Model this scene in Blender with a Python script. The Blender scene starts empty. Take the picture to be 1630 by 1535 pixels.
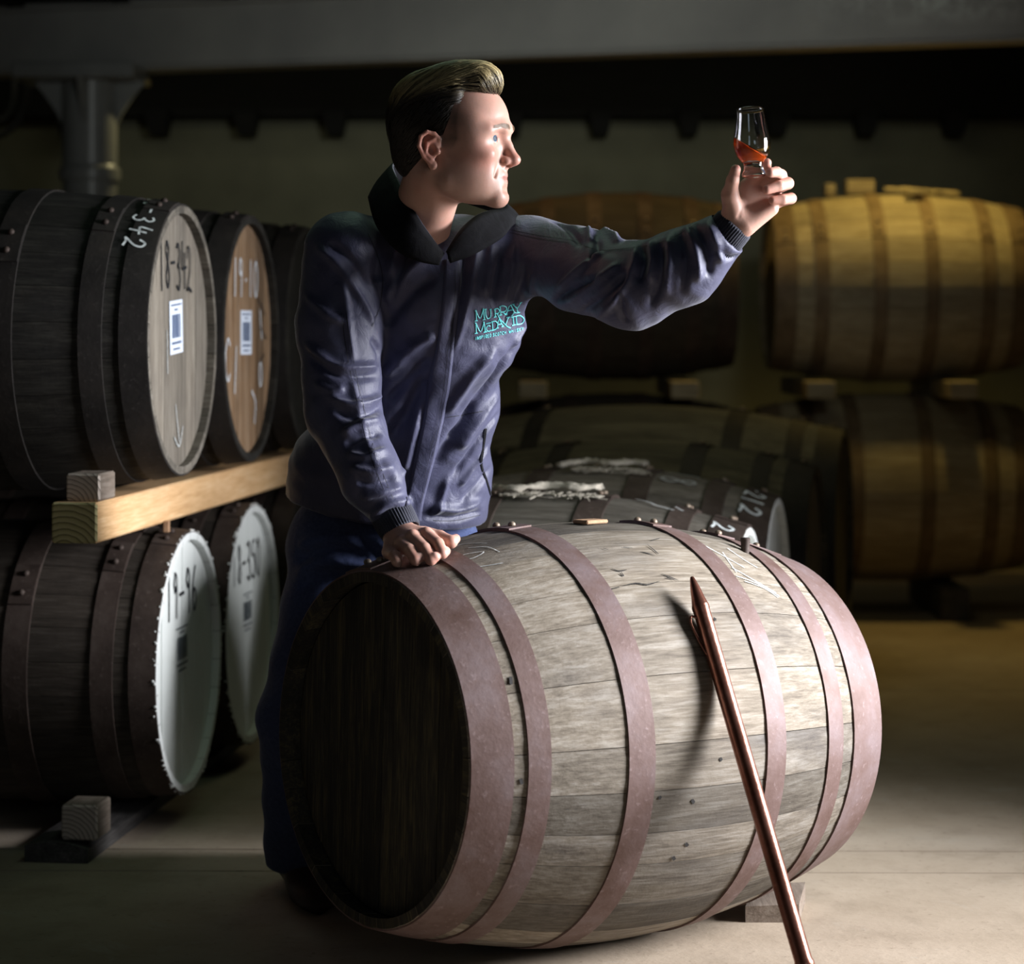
import bpy, bmesh, math, random
import numpy as np
from mathutils import Vector, Matrix
from mathutils.bvhtree import BVHTree

random.seed(7)
RNG = np.random.default_rng(11)
SC = bpy.context.scene
COL = SC.collection

# ------------------------------------------------------------------ camera
FPX, PCX, PHY, CAMZ = 3733.0, 815.0, 525.0, 1.105
cam_d = bpy.data.cameras.new('camera')
cam = bpy.data.objects.new('camera', cam_d)
COL.objects.link(cam)
cam.location = (0, 0, CAMZ)
cam.rotation_euler = (math.pi / 2, 0, 0)
cam_d.sensor_width = 36.0
cam_d.lens = 36.0 * FPX / 1630.0
cam_d.shift_y = -(767.5 - PHY) / 1630.0
cam_d.clip_start = 0.05
cam_d.dof.use_dof = True
cam_d.dof.focus_distance = 4.15
cam_d.dof.aperture_fstop = 3.4
SC.camera = cam

# ------------------------------------------------------------------ world and light
SC.view_settings.view_transform = 'Standard'
SC.view_settings.look = 'None'
SC.view_settings.exposure = 0.0
SC.view_settings.gamma = 1.0
SC.view_settings.use_curve_mapping = False
w = bpy.data.worlds.new('world'); SC.world = w
w.use_nodes = True
w.node_tree.nodes['Background'].inputs[0].default_value = (0.75, 0.85, 1.0, 1)
w.node_tree.nodes['Background'].inputs[1].default_value = 0.004


def area(name, loc, target, size, energy, color, spread=180):
    d = bpy.data.lights.new(name, 'AREA')
    d.shape = 'RECTANGLE'; d.size, d.size_y = size
    d.energy = energy; d.color = color; d.spread = math.radians(spread)
    o = bpy.data.objects.new(name, d); COL.objects.link(o)
    o.location = loc
    o.rotation_euler = (Vector(target) - Vector(loc)).to_track_quat('-Z', 'Y').to_euler()
    return o


def spot_lamp(name, loc, energy, color, radius=0.05, cone=120, aim=None):
    d = bpy.data.lights.new(name, 'SPOT')
    d.spot_size = math.radians(cone); d.spot_blend = 0.5
    d.energy = energy; d.color = color; d.shadow_soft_size = radius
    o = bpy.data.objects.new(name, d); COL.objects.link(o); o.location = loc
    if aim: o.rotation_euler = (Vector(aim) - Vector(loc)).to_track_quat('-Z', 'Y').to_euler()
    return o


# daylight through the loading door in the right-hand wall
area('daylight_doorway', (2.58, 4.02, 1.30), (0.0, 3.98, 0.68), (1.0, 1.4), 80, (0.94, 0.95, 1.0), 84)
# paler daylight from the open front of the warehouse, behind the photographer
area('daylight_front', (1.25, -0.6, 1.70), (-0.7, 5.0, 0.6), (0.9, 1.3), 0.95, (0.72, 0.88, 1.0), 60)
# overhead daylight over the aisle, greenish from the roof panel
area('overhead_light', (0.0, 4.75, 2.36), (-0.1, 4.3, 0.8), (0.9, 0.7), 1.9, (0.66, 1.0, 0.74), 150)
area('overhead_light', (0.55, 6.9, 2.37), (0.5, 7.0, 0.8), (0.8, 0.5), 2.0, (0.95, 0.92, 0.58), 130)  # added overhead fill to brighten the tops of the casks behind
# added unseen fill, aimed at the front of the beam
area('beam_fill', (0.9, 2.2, 2.34), (0.1, 9.0, 2.22), (0.7, 0.25), 2.9, (0.97, 1.0, 0.94), 36)
# warm lamps near the back wall
spot_lamp('warm_lamp', (1.55, 8.765, 2.36), 36, (1.0, 0.70, 0.18), 0.06, 125)
spot_lamp('warm_lamp', (0.25, 9.0, 2.36), 10, (1.0, 0.62, 0.18), 0.06, 110)
spot_lamp('warm_lamp', (-1.12, 9.52, 2.24), 9, (1.0, 0.84, 0.42), 0.03, 62, aim=(-1.62, 9.2, 1.62))  # added unseen spot, gives the column its yellow edge
# added unseen fill strip behind the beam, lifts the whole back wall
area('wall_fill', (-0.3, 9.75, 2.33), (-0.3, 10.7, 1.35), (4.2, 0.12), 1.7, (1.0, 0.97, 0.70), 150)


# ------------------------------------------------------------------ helpers
def P(px, py, d):
    return Vector(((px - PCX) / FPX * d, d, CAMZ - (py - PHY) / FPX * d))


def link_mesh(name, verts, faces, mat=None, parent=None, smooth=False, mats=None, fmat=None, autosmooth=None):
    me = bpy.data.meshes.new(name)
    me.from_pydata([tuple(v) for v in verts], [], [tuple(f) for f in faces])
    if mats:
        for m in mats: me.materials.append(m)
    elif mat:
        me.materials.append(mat)
    if fmat is not None:
        me.polygons.foreach_set('material_index', fmat)
    if smooth or autosmooth:
        me.polygons.foreach_set('use_smooth', [True] * len(me.polygons))
    if autosmooth:
        me.set_sharp_from_angle(angle=math.radians(autosmooth))
    me.update()
    o = bpy.data.objects.new(name, me); COL.objects.link(o)
    if parent is not None: o.parent = parent
    return o


def link_bm(name, bm, mat=None, parent=None, autosmooth=None):
    me = bpy.data.meshes.new(name); bm.to_mesh(me); bm.free()
    if mat: me.materials.append(mat)
    if autosmooth:
        me.polygons.foreach_set('use_smooth', [True] * len(me.polygons))
        me.set_sharp_from_angle(angle=math.radians(autosmooth))
    o = bpy.data.objects.new(name, me); COL.objects.link(o)
    if parent is not None: o.parent = parent
    return o


def empty(name, loc=(0, 0, 0), rot=(0, 0, 0)):
    o = bpy.data.objects.new(name, None); COL.objects.link(o)
    o.location = loc; o.rotation_euler = rot
    o.empty_display_size = 0.1
    return o


def tag(o, label=None, cat=None, group=None, kind=None):
    if label: o['label'] = label
    if cat: o['category'] = cat
    if group: o['group'] = group
    if kind: o['kind'] = kind
    return o


def copy_tree(o, parent=None):
    c = o.copy(); COL.objects.link(c)
    if parent is not None: c.parent = parent
    for ch in list(o.children): copy_tree(ch, c)
    return c


def box_bm(sx, sy, sz, c=(0, 0, 0), bevel=0.0, seg=2, jitter=0.0, cuts=0):
    bm = bmesh.new()
    bmesh.ops.create_cube(bm, size=1.0)
    bmesh.ops.scale(bm, vec=(sx, sy, sz), verts=bm.verts)
    if cuts:
        bmesh.ops.subdivide_edges(bm, edges=bm.edges[:], cuts=cuts, use_grid_fill=True)
    if jitter:
        for v in bm.verts:
            v.co += Vector((random.uniform(-1, 1), random.uniform(-1, 1), random.uniform(-1, 1))) * jitter
    if bevel:
        es = [e for e in bm.edges if len(e.link_faces) == 2 and e.calc_face_angle(0) > 0.6]
        bmesh.ops.bevel(bm, geom=es, offset=bevel, segments=seg, affect='EDGES', profile=0.5)
    bmesh.ops.translate(bm, vec=c, verts=bm.verts)
    return bm


def tube_geo(pts, radii, n=10, caps=True, flat=None):
    """swept tube through pts, radius list; returns verts, faces"""
    pts = [Vector(p) for p in pts]
    if not hasattr(radii, '__len__'): radii = [radii] * len(pts)
    vs, fs = [], []
    up = None
    for i, p in enumerate(pts):
        t = (pts[min(i + 1, len(pts) - 1)] - pts[max(i - 1, 0)])
        if t.length < 1e-9: t = Vector((0, 0, 1))
        t.normalize()
        if up is None:
            up = Vector((0, 0, 1)) if abs(t.z) < 0.9 else Vector((1, 0, 0))
        s = t.cross(up).normalized(); up = s.cross(t).normalized()
        for k in range(n):
            a = 2 * math.pi * k / n
            vs.append(p + (s * math.cos(a) + up * math.sin(a)) * radii[i])
    m = len(pts)
    for i in range(m - 1):
        for k in range(n):
            a, b = i * n + k, i * n + (k + 1) % n
            fs.append((a, b, b + n, a + n))
    if caps:
        fs.append(tuple(range(n - 1, -1, -1)))
        fs.append(tuple((m - 1) * n + k for k in range(n)))
    return vs, fs


def merge_geo(list_vf):
    V, Fc = [], []
    for v, f in list_vf:
        b = len(V); V.extend(v)
        Fc.extend(tuple(i + b for i in q) for q in f)
    return V, Fc


def lathe_geo(prof, n=32, axis='z'):
    """profile list of (r, h); closed caps where r == 0"""
    vs, fs = [], []
    for r, h in prof:
        for k in range(n):
            a = 2 * math.pi * k / n
            vs.append(Vector((r * math.cos(a), r * math.sin(a), h)))
    for i in range(len(prof) - 1):
        for k in range(n):
            a, b = i * n + k, i * n + (k + 1) % n
            fs.append((a, b, b + n, a + n))
    return vs, fs


def catmull(pts, k=6):
    pts = [Vector(p) for p in pts]
    if len(pts) < 3: return pts
    out = []
    for i in range(len(pts) - 1):
        p0, p1, p2, p3 = pts[max(i - 1, 0)], pts[i], pts[i + 1], pts[min(i + 2, len(pts) - 1)]
        for j in range(k):
            t = j / k
            out.append(0.5 * ((2 * p1) + (p2 - p0) * t + (2 * p0 - 5 * p1 + 4 * p2 - p3) * t * t + (3 * p1 - p0 - 3 * p2 + p3) * t ** 3))
    out.append(pts[-1])
    return out


# ------------------------------------------------------------------ materials
class NB:
    def __init__(self, name, rough=0.6, metallic=0.0, spec=0.5):
        self.m = bpy.data.materials.new(name); self.m.use_nodes = True
        self.t = self.m.node_tree; self.n = self.t.nodes; self.b = self.n['Principled BSDF']
        self.b.inputs['Roughness'].default_value = rough
        self.b.inputs['Metallic'].default_value = metallic
        self.b.inputs['Specular IOR Level'].default_value = spec
        self._rand = None

    def add(self, typ, **kw):
        nd = self.n.new(typ)
        for k, v in kw.items(): setattr(nd, k, v)
        return nd

    def l(self, a, b): self.t.links.new(a, b)

    def coords(self, scale=(1, 1, 1), rand=True, which='Object', rot=(0, 0, 0)):
        tc = self.add('ShaderNodeTexCoord')
        mp = self.add('ShaderNodeMapping')
        mp.inputs['Scale'].default_value = scale
        mp.inputs['Rotation'].default_value = rot
        src = tc.outputs[which]
        if rand:
            oi = self.add('ShaderNodeObjectInfo')
            mu = self.add('ShaderNodeVectorMath', operation='SCALE')
            co = self.add('ShaderNodeCombineXYZ')
            for i in range(3): self.l(oi.outputs['Random'], co.inputs[i])
            self.l(co.outputs[0], mu.inputs[0]); mu.inputs['Scale'].default_value = 7.31
            ad = self.add('ShaderNodeVectorMath', operation='ADD')
            self.l(src, ad.inputs[0]); self.l(mu.outputs[0], ad.inputs[1])
            src = ad.outputs[0]
        self.l(src, mp.inputs['Vector'])
        return mp.outputs[0]

    def rnd(self):
        return self.add('ShaderNodeObjectInfo').outputs['Random']

    def noise(self, vec, scale, detail=4, rough=0.55, dist=0.0):
        n = self.add('ShaderNodeTexNoise')
        n.inputs['Scale'].default_value = scale; n.inputs['Detail'].default_value = detail
        n.inputs['Roughness'].default_value = rough; n.inputs['Distortion'].default_value = dist
        self.l(vec, n.inputs['Vector']); return n.outputs['Fac']

    def ramp(self, fac, stops):
        r = self.add('ShaderNodeValToRGB')
        e = r.color_ramp.elements
        while len(e) < len(stops): e.new(0.5)
        for i, (p, c) in enumerate(stops):
            e[i].position = p
            e[i].color = tuple(c) + (1,) if len(c) == 3 else c
        self.l(fac, r.inputs[0]); return r.outputs[0]

    def mask(self, fac, lo, hi):
        return self.ramp(fac, [(lo, (0, 0, 0)), (hi, (1, 1, 1))])

    def mix(self, fac, a, b, blend='MIX'):
        m = self.add('ShaderNodeMix', data_type='RGBA', blend_type=blend)
        for i, v in ((0, fac), (6, a), (7, b)):
            if hasattr(v, 'links'): self.l(v, m.inputs[i])
            elif isinstance(v, (int, float)): m.inputs[i].default_value = v
            else: m.inputs[i].default_value = tuple(v) + (1,)
        return m.outputs[2]

    def math(self, op, a, b=0.0):
        m = self.add('ShaderNodeMath', operation=op)
        for i, v in ((0, a), (1, b)):
            if hasattr(v, 'links'): self.l(v, m.inputs[i])
            else: m.inputs[i].default_value = v
        return m.outputs[0]

    def color(self, c):
        if hasattr(c, 'links'): self.l(c, self.b.inputs['Base Color'])
        else: self.b.inputs['Base Color'].default_value = tuple(c) + (1,)

    def rough(self, c): self.l(c, self.b.inputs['Roughness'])

    def bump(self, h, strength=0.3, dist=0.01):
        b = self.add('ShaderNodeBump')
        b.inputs['Strength'].default_value = strength; b.inputs['Distance'].default_value = dist
        self.l(h, b.inputs['Height']); self.l(b.outputs[0], self.b.inputs['Normal'])


def wood(name, dark, mid, light, stain=0.5, stain_col=(0.02, 0.018, 0.015), grain=(2.2, 34, 34), rough=0.75, var=0.35, bump=0.35, spec=0.3):
    n = NB(name, rough, spec=spec)
    v = n.coords(grain)
    g0 = n.noise(v, 1.6, 7, 0.62, 0.4)
    vf = n.coords((grain[0] * 3.2, grain[1] * 4.5, grain[2] * 4.5))
    g1 = n.noise(vf, 1.6, 5, 0.65, 0.2)
    g = n.math('ADD', n.math('MULTIPLY', g0, 0.5), n.math('MULTIPLY', g1, 0.5))
    c = n.ramp(g, [(0.36, dark), (0.5, mid), (0.64, light)])
    v2 = n.coords((1.1, 3.2, 3.2))
    s = n.noise(v2, 2.3, 5, 0.6)
    sm = n.mask(s, 0.50, 0.72)
    sf = n.math('MULTIPLY', sm, stain)
    c = n.mix(sf, c, stain_col)
    r = n.rnd()
    rv = n.ramp(r, [(0.0, (1 - var,) * 3), (0.12, (1 - var * 0.75,) * 3), (0.5, (1, 1, 1)), (1.0, (1 + var * 0.45, 1 + var * 0.42, 1 + var * 0.36))])
    c = n.mix(1.0, c, rv, 'MULTIPLY')
    # fine cross scuffs and pale flecks
    v3 = n.coords((1, 1, 1)); f = n.noise(v3, 70, 3, 0.7)
    fm = n.mask(f, 0.69, 0.76)
    c = n.mix(n.math('MULTIPLY', fm, 0.35), c, light)
    n.color(c)
    h = n.math('ADD', g, n.math('MULTIPLY', f, 0.4))
    n.bump(h, bump, 0.004)
    return n.m


def plain(name, col, rough=0.6, metallic=0.0, nscale=0, amt=0.25, spec=0.5, bump=0.0, rand=False):
    n = NB(name, rough, metallic, spec)
    if nscale:
        v = n.coords((1, 1, 1), rand=rand)
        f = n.noise(v, nscale, 5, 0.6)
        lo = tuple(max(0, x * (1 - amt)) for x in col); hi = tuple(min(1, x * (1 + amt)) for x in col)
        n.color(n.ramp(f, [(0.3, lo), (0.7, hi)]))
        if bump: n.bump(f, bump, 0.004)
    else:
        n.color(col)
    return n.m


M = {}
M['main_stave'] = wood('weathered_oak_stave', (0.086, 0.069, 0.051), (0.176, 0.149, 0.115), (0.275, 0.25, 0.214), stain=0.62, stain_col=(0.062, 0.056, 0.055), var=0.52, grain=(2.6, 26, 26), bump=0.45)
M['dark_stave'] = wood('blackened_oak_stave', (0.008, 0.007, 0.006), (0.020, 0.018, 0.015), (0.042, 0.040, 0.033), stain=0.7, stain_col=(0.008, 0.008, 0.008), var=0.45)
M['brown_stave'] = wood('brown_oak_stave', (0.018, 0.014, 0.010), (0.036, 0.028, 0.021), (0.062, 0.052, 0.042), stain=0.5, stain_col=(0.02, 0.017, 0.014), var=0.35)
M['grey_stave'] = wood('grey_oak_stave', (0.06, 0.053, 0.042), (0.12, 0.105, 0.085), (0.19, 0.175, 0.15), stain=0.6, stain_col=(0.035, 0.032, 0.026), var=0.35)
M['moss_stave'] = wood('sooty_oak_stave', (0.042, 0.036, 0.025), (0.09, 0.08, 0.056), (0.15, 0.137, 0.096), stain=0.6, stain_col=(0.015, 0.014, 0.010), var=0.4)
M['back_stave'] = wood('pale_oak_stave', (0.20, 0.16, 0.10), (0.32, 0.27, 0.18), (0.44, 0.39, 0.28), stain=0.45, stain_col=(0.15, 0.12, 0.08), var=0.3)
M['black_head'] = wood('tarred_head_board', (0.012, 0.011, 0.010), (0.03, 0.027, 0.020), (0.085, 0.070, 0.035), stain=0.6, stain_col=(0.006, 0.006, 0.006), grain=(30, 30, 2.2), var=0.4)
M['grey_head'] = wood('weathered_head_board', (0.095, 0.08, 0.063), (0.175, 0.152, 0.122), (0.26, 0.235, 0.195), stain=0.5, stain_col=(0.11, 0.095, 0.08), grain=(30, 40, 2.0), var=0.25)
M['orange_head'] = wood('varnished_head_board', (0.11, 0.065, 0.035), (0.22, 0.135, 0.075), (0.36, 0.27, 0.19), stain=0.45, stain_col=(0.12, 0.085, 0.06), grain=(30, 36, 2.0), var=0.4, rough=0.5)
M['fresh_timber'] = wood('fresh_sawn_timber', (0.50, 0.29, 0.13), (0.64, 0.40, 0.20), (0.74, 0.52, 0.30), stain=0.15, stain_col=(0.36, 0.22, 0.12), grain=(30, 1.6, 30), var=0.08, bump=0.2)
M['old_timber'] = wood('old_sawn_timber', (0.14, 0.11, 0.085), (0.24, 0.19, 0.15), (0.33, 0.28, 0.23), stain=0.4, stain_col=(0.08, 0.065, 0.05), grain=(30, 2, 30), var=0.2)
M['rot_timber'] = wood('dark_damp_timber', (0.035, 0.031, 0.030), (0.07, 0.065, 0.062), (0.12, 0.11, 0.105), stain=0.5, stain_col=(0.02, 0.019, 0.018), grain=(30, 2, 30), var=0.2)
M['roof_timber'] = wood('sooty_roof_timber', (0.004, 0.004, 0.004), (0.007, 0.007, 0.006), (0.011, 0.010, 0.009), stain=0.3, stain_col=(0.007, 0.007, 0.007), var=0.3)


def rings(name, c1, c2, centre, axis_scale, scale=26):
    n = NB(name, 0.8, spec=0.2)
    tc = n.add('ShaderNodeTexCoord')
    mp = n.add('ShaderNodeMapping'); mp.inputs['Location'].default_value = centre
    mp.inputs['Scale'].default_value = axis_scale
    n.l(tc.outputs['Object'], mp.inputs[0])
    wv = n.add('ShaderNodeTexWave', wave_type='RINGS', rings_direction='SPHERICAL', wave_profile='SAW')
    wv.inputs['Scale'].default_value = scale; wv.inputs['Distortion'].default_value = 1.6
    wv.inputs['Detail'].default_value = 2; wv.inputs['Detail Scale'].default_value = 1.5
    n.l(mp.outputs[0], wv.inputs['Vector'])
    c = n.ramp(wv.outputs['Fac'], [(0.15, c2), (0.65, c1), (0.95, tuple(x * 0.35 for x in c1))])
    n.color(c); n.bump(wv.outputs['Fac'], 0.3, 0.003)
    return n.m


M['rings_pale'] = rings('pale_end_grain', (0.50, 0.42, 0.36), (0.60, 0.52, 0.45), (0.03, 0, 0.01), (1, 0.02, 1), 34)
M['rings_olive'] = rings('yellowed_end_grain', (0.40, 0.36, 0.17), (0.50, 0.45, 0.24), (0.02, 0, 0.03), (1, 0.02, 1), 26)


def rust(name, c1, c2, c3, rough=0.62, metal=0.25, scale=9):
    n = NB(name, rough, metal, 0.4)
    v = n.coords((1, 1, 1))
    a = n.noise(v, scale, 6, 0.65)
    b = n.noise(v, 90, 3, 0.6)
    c = n.ramp(a, [(0.32, c1), (0.5, c2), (0.7, c3)])
    fm = n.mask(b, 0.60, 0.74)
    c = n.mix(n.math('MULTIPLY', fm, 0.35), c, tuple(min(1, x * 1.7 + 0.03) for x in c3))
    dm = n.mask(b, 0.42, 0.30)
    n.color(c); n.bump(n.math('ADD', a, b), 0.25, 0.002)
    return n.m


M['hoop'] = rust('rusty_hoop_iron', (0.095, 0.052, 0.040), (0.140, 0.090, 0.080), (0.180, 0.134, 0.134))
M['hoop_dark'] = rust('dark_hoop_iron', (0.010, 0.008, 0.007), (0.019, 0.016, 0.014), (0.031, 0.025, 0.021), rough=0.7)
M['hoop_brown'] = rust('brown_hoop_iron', (0.028, 0.018, 0.014), (0.050, 0.034, 0.027), (0.080, 0.060, 0.050), rough=0.7)
M['hoop_tan'] = rust('tan_hoop_iron', (0.12, 0.085, 0.05), (0.18, 0.13, 0.08), (0.25, 0.19, 0.12), rough=0.7)
M['rivet'] = rust('rivet_iron', (0.12, 0.085, 0.06), (0.2, 0.15, 0.11), (0.3, 0.25, 0.19), rough=0.5, metal=0.4)
M['copper'] = rust('worn_copper', (0.24, 0.098, 0.066), (0.32, 0.135, 0.095), (0.40, 0.19, 0.14), rough=0.27, metal=0.85, scale=14)


def white_paint(name, col, dirt):
    n = NB(name, 0.42, spec=0.5)
    v = n.coords((1, 1, 1), rand=False)
    a = n.noise(v, 5, 6, 0.6); b = n.noise(v, 40, 4, 0.7)
    c = n.mix(n.math('MULTIPLY', n.mask(a, 0.55, 0.8), 0.5), col, dirt)
    c = n.mix(n.math('MULTIPLY', n.mask(b, 0.66, 0.74), 0.6), c, (0.16, 0.13, 0.10))
    n.color(c); n.bump(b, 0.12, 0.002)
    return n.m


M['white_head'] = white_paint('white_head_paint', (0.74, 0.77, 0.74), (0.50, 0.52, 0.46))
M['white_rim'] = white_paint('white_rim_paint', (0.72, 0.74, 0.72), (0.30, 0.27, 0.22))
M['chalk'] = plain('chalk_mark', (0.62, 0.66, 0.66), 0.9, nscale=90, amt=0.45)
M['chalk_faint'] = plain('faint_chalk', (0.36, 0.37, 0.36), 0.9, nscale=120, amt=0.5)
M['white_marker'] = plain('white_marker', (0.72, 0.76, 0.80), 0.6)
M['black_marker'] = plain('black_marker', (0.010, 0.012, 0.016), 0.5)
M['label_paper'] = plain('label_paper', (0.66, 0.72, 0.82), 0.6)
M['label_ink'] = plain('label_ink', (0.10, 0.14, 0.24), 0.6)
M['label_ink_dark'] = plain('label_ink_dark', (0.015, 0.03, 0.045), 0.6)
M['crack'] = plain('crack_black', (0.012, 0.010, 0.009), 0.9)
M['cork'] = plain('bung_wood', (0.34, 0.20, 0.11), 0.8, nscale=60, amt=0.3)
M['cloth'] = plain('bung_hessian', (0.42, 0.38, 0.31), 0.95, nscale=60, amt=0.35, bump=0.5)
M['dark_gap'] = plain('cask_inside', (0.008, 0.007, 0.006), 0.9)


def concrete():
    n = NB('worn_concrete', 0.82, spec=0.3)
    v = n.coords((1, 1, 1), which='Object', rand=False)
    a = n.noise(v, 1.1, 6, 0.62); b = n.noise(v, 9, 6, 0.6); d = n.noise(v, 55, 4, 0.65); e = n.noise(v, 4.0, 8, 0.7, 1.0)
    c = n.ramp(a, [(0.3, (0.29, 0.228, 0.162)), (0.55, (0.40, 0.325, 0.245)), (0.75, (0.49, 0.415, 0.335))])
    c = n.mix(n.math('MULTIPLY', n.mask(b, 0.5, 0.75), 0.35), c, (0.18, 0.14, 0.095))
    c = n.mix(n.math('MULTIPLY', n.mask(d, 0.60, 0.72), 0.45), c, (0.12, 0.085, 0.05))
    c = n.mix(n.math('MULTIPLY', n.mask(e, 0.58, 0.66), 0.4), c, (0.42, 0.38, 0.32))
    n.color(c); n.bump(n.math('ADD', b, n.math('MULTIPLY', d, 0.5)), 0.35, 0.006)
    return n.m


M['concrete'] = concrete()
M['wall'] = plain('limewashed_wall', (0.165, 0.165, 0.112), 0.9, nscale=3, amt=0.18, bump=0.2)
M['side_wall'] = plain('dark_stone_wall', (0.10, 0.10, 0.09), 0.9, nscale=4, amt=0.3)
M['ceiling'] = plain('sooty_ceiling_board', (0.020, 0.020, 0.018), 0.9, nscale=5, amt=0.3)


def beam_mat():
    n = NB('grey_painted_iron', 0.55, 0.0, 0.4)
    v = n.coords((1, 1, 1), rand=False)
    a = n.noise(v, 2.2, 5, 0.6); b = n.noise(v, 18, 6, 0.75)
    c = n.ramp(a, [(0.35, (0.36, 0.36, 0.345)), (0.65, (0.45, 0.45, 0.42))])
    tc = n.add('ShaderNodeTexCoord'); sp = n.add('ShaderNodeSeparateXYZ'); n.l(tc.outputs['Object'], sp.inputs[0])
    grow = n.mask(sp.outputs[0], 0.0, 1.0)
    # pale flaking patch of paint at the right-hand end
    gx = n.add('ShaderNodeMapRange'); gx.inputs[1].default_value = 1.2; gx.inputs[2].default_value = 1.75
    n.l(sp.outputs[0], gx.inputs[0])
    gz = n.add('ShaderNodeMapRange'); gz.inputs[1].default_value = -0.08; gz.inputs[2].default_value = 0.02
    n.l(sp.outputs[2], gz.inputs[0])
    pm = n.math('MULTIPLY', gx.outputs[0], gz.outputs[0])
    pm = n.math('MULTIPLY', pm, n.mask(b, 0.45, 0.6))
    c = n.mix(pm, c, (0.74, 0.80, 0.74))
    n.color(c); n.bump(b, 0.1, 0.003)
    return n.m


M['beam'] = beam_mat()
M['iron_grey'] = plain('grey_gloss_iron', (0.30, 0.31, 0.30), 0.33, nscale=6, amt=0.12)
M['cable'] = plain('black_cable', (0.012, 0.012, 0.012), 0.6)
M['brass'] = plain('brass_tap', (0.6, 0.45, 0.18), 0.35, 0.8)

# ------------------------------------------------------------------ setting
def struct(o, parent=None):
    o['kind'] = 'structure'; return o


def slab_floor():
    fl = struct(link_bm('floor', box_bm(7.15, 13.0, 0.10, (-0.725, 5.0, -0.066)), M['concrete']))
    # cast slabs with open joints; joints run across the aisle, slightly skewed
    cuts = [-1.2, 1.2, 3.0, 4.78, 4.98, 7.2, 9.3, 11.4]
    for i in range(len(cuts) - 1):
        y0, y1 = cuts[i], cuts[i + 1]
        g = 0.004
        segs = [(-4.3, 2.85)] if i in (2, 3) else [(-4.3, -0.9), (-0.9, 2.6), (2.6, 2.85)]
        for x0, x1 in segs:
            sk = 0.012
            z1 = -0.001 * random.random()
            v = []
            for (x, y) in ((x0 + g, y0 + g), (x1 - g, y0 + g), (x1 - g, y1 - g), (x0 + g, y1 - g)):
                yy = y - sk * (x) if i >= 2 else y
                v.append((x, yy))
            vs = [Vector((x, y, z1)) for x, y in v] + [Vector((x, y, -0.016)) for x, y in v]
            link_mesh('slab', vs, [(0, 1, 2, 3), (0, 4, 5, 1), (1, 5, 6, 2), (2, 6, 7, 3), (3, 7, 4, 0)], M['concrete'], fl)
    return fl


floor = slab_floor()
WALLY = 10.8
struct(link_bm('wall_back', box_bm(7.15, 0.2, 2.6, (-0.725, WALLY + 0.1, 1.25)), M['wall']))
struct(link_bm('wall_left', box_bm(0.2, 12.2, 2.6, (-4.3, 4.7, 1.25)), M['side_wall']))
# right wall with the loading doorway left open between y = 3.35 and 4.7
bmw = bmesh.new()
for (sx, sy, sz, c) in ((0.2, 3.9, 2.6, (2.75, 1.40, 1.25)), (0.2, 6.15, 2.6, (2.75, 7.775, 1.25)), (0.2, 1.4, 0.15, (2.75, 4.03, 2.475))):
    b2 = box_bm(sx, sy, sz, c)
    me2 = bpy.data.meshes.new('t'); b2.to_mesh(me2); b2.free(); bmw.from_mesh(me2); bpy.data.meshes.remove(me2)
struct(link_bm('wall_right', bmw, M['side_wall']))
ceil = struct(link_bm('ceiling', box_bm(7.15, 12.2, 0.08, (-0.725, 4.8, 2.50)), M['ceiling']))
for i in range(16):                                     # ceiling boards, laid along the building
    x = -4.2 + i * 0.4435
    link_bm('joist', box_bm(0.075, 11.9, 0.07, (x, 4.85, 2.425), 0.004, 1), M['roof_timber'], ceil)
wp = struct(link_bm('trim_1', box_bm(6.9, 0.14, 0.40, (-0.75, WALLY - 0.07, 2.27), 0.01, 1), M['roof_timber']))
for i in range(13):
    x = (250 - PCX) / FPX * 10.6 + (i - 2) * 141.3 / FPX * 10.6
    z0, z1 = 1.985, 2.10
    a, b = 0.033, 0.055
    vs = [(-b, 0.10, z1), (b, 0.10, z1), (b, -0.12, z1), (-b, -0.12, z1), (-a, 0.08, z0), (a, 0.08, z0), (a, -0.08, z0), (-a, -0.08, z0)]
    o = link_mesh('corbel', vs, [(0, 1, 2, 3), (4, 7, 6, 5), (0, 4, 5, 1), (1, 5, 6, 2), (2, 6, 7, 3), (3, 7, 4, 0)], M['roof_timber'], wp)
    o.location = (x, WALLY - 0.14, 0)

# iron roof beam on a round column
BL, BR = Vector((-2.9, 9.70)), Vector((2.62, 8.10))
bdir = (BR - BL).normalized(); bmid = (BL + BR) / 2
bang = math.atan2(bdir.y, bdir.x)
beam = empty('roof_beam', (bmid.x, bmid.y, 2.265), (0, 0, bang))
tag(beam, 'long grey painted iron beam running under the dark ceiling', 'beam')
blen = (BR - BL).length
link_bm('web', box_bm(blen, 0.05, 0.25, (0, 0, 0), 0.004, 1), M['beam'], beam)
link_bm('bottom_flange', box_bm(blen, 0.16, 0.022, (0, 0.055, -0.122), 0.004, 1), M['beam'], beam)
link_bm('top_flange', box_bm(blen, 0.09, 0.03, (0, -0.02, 0.128), 0.004, 1), M['beam'], beam)

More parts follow.
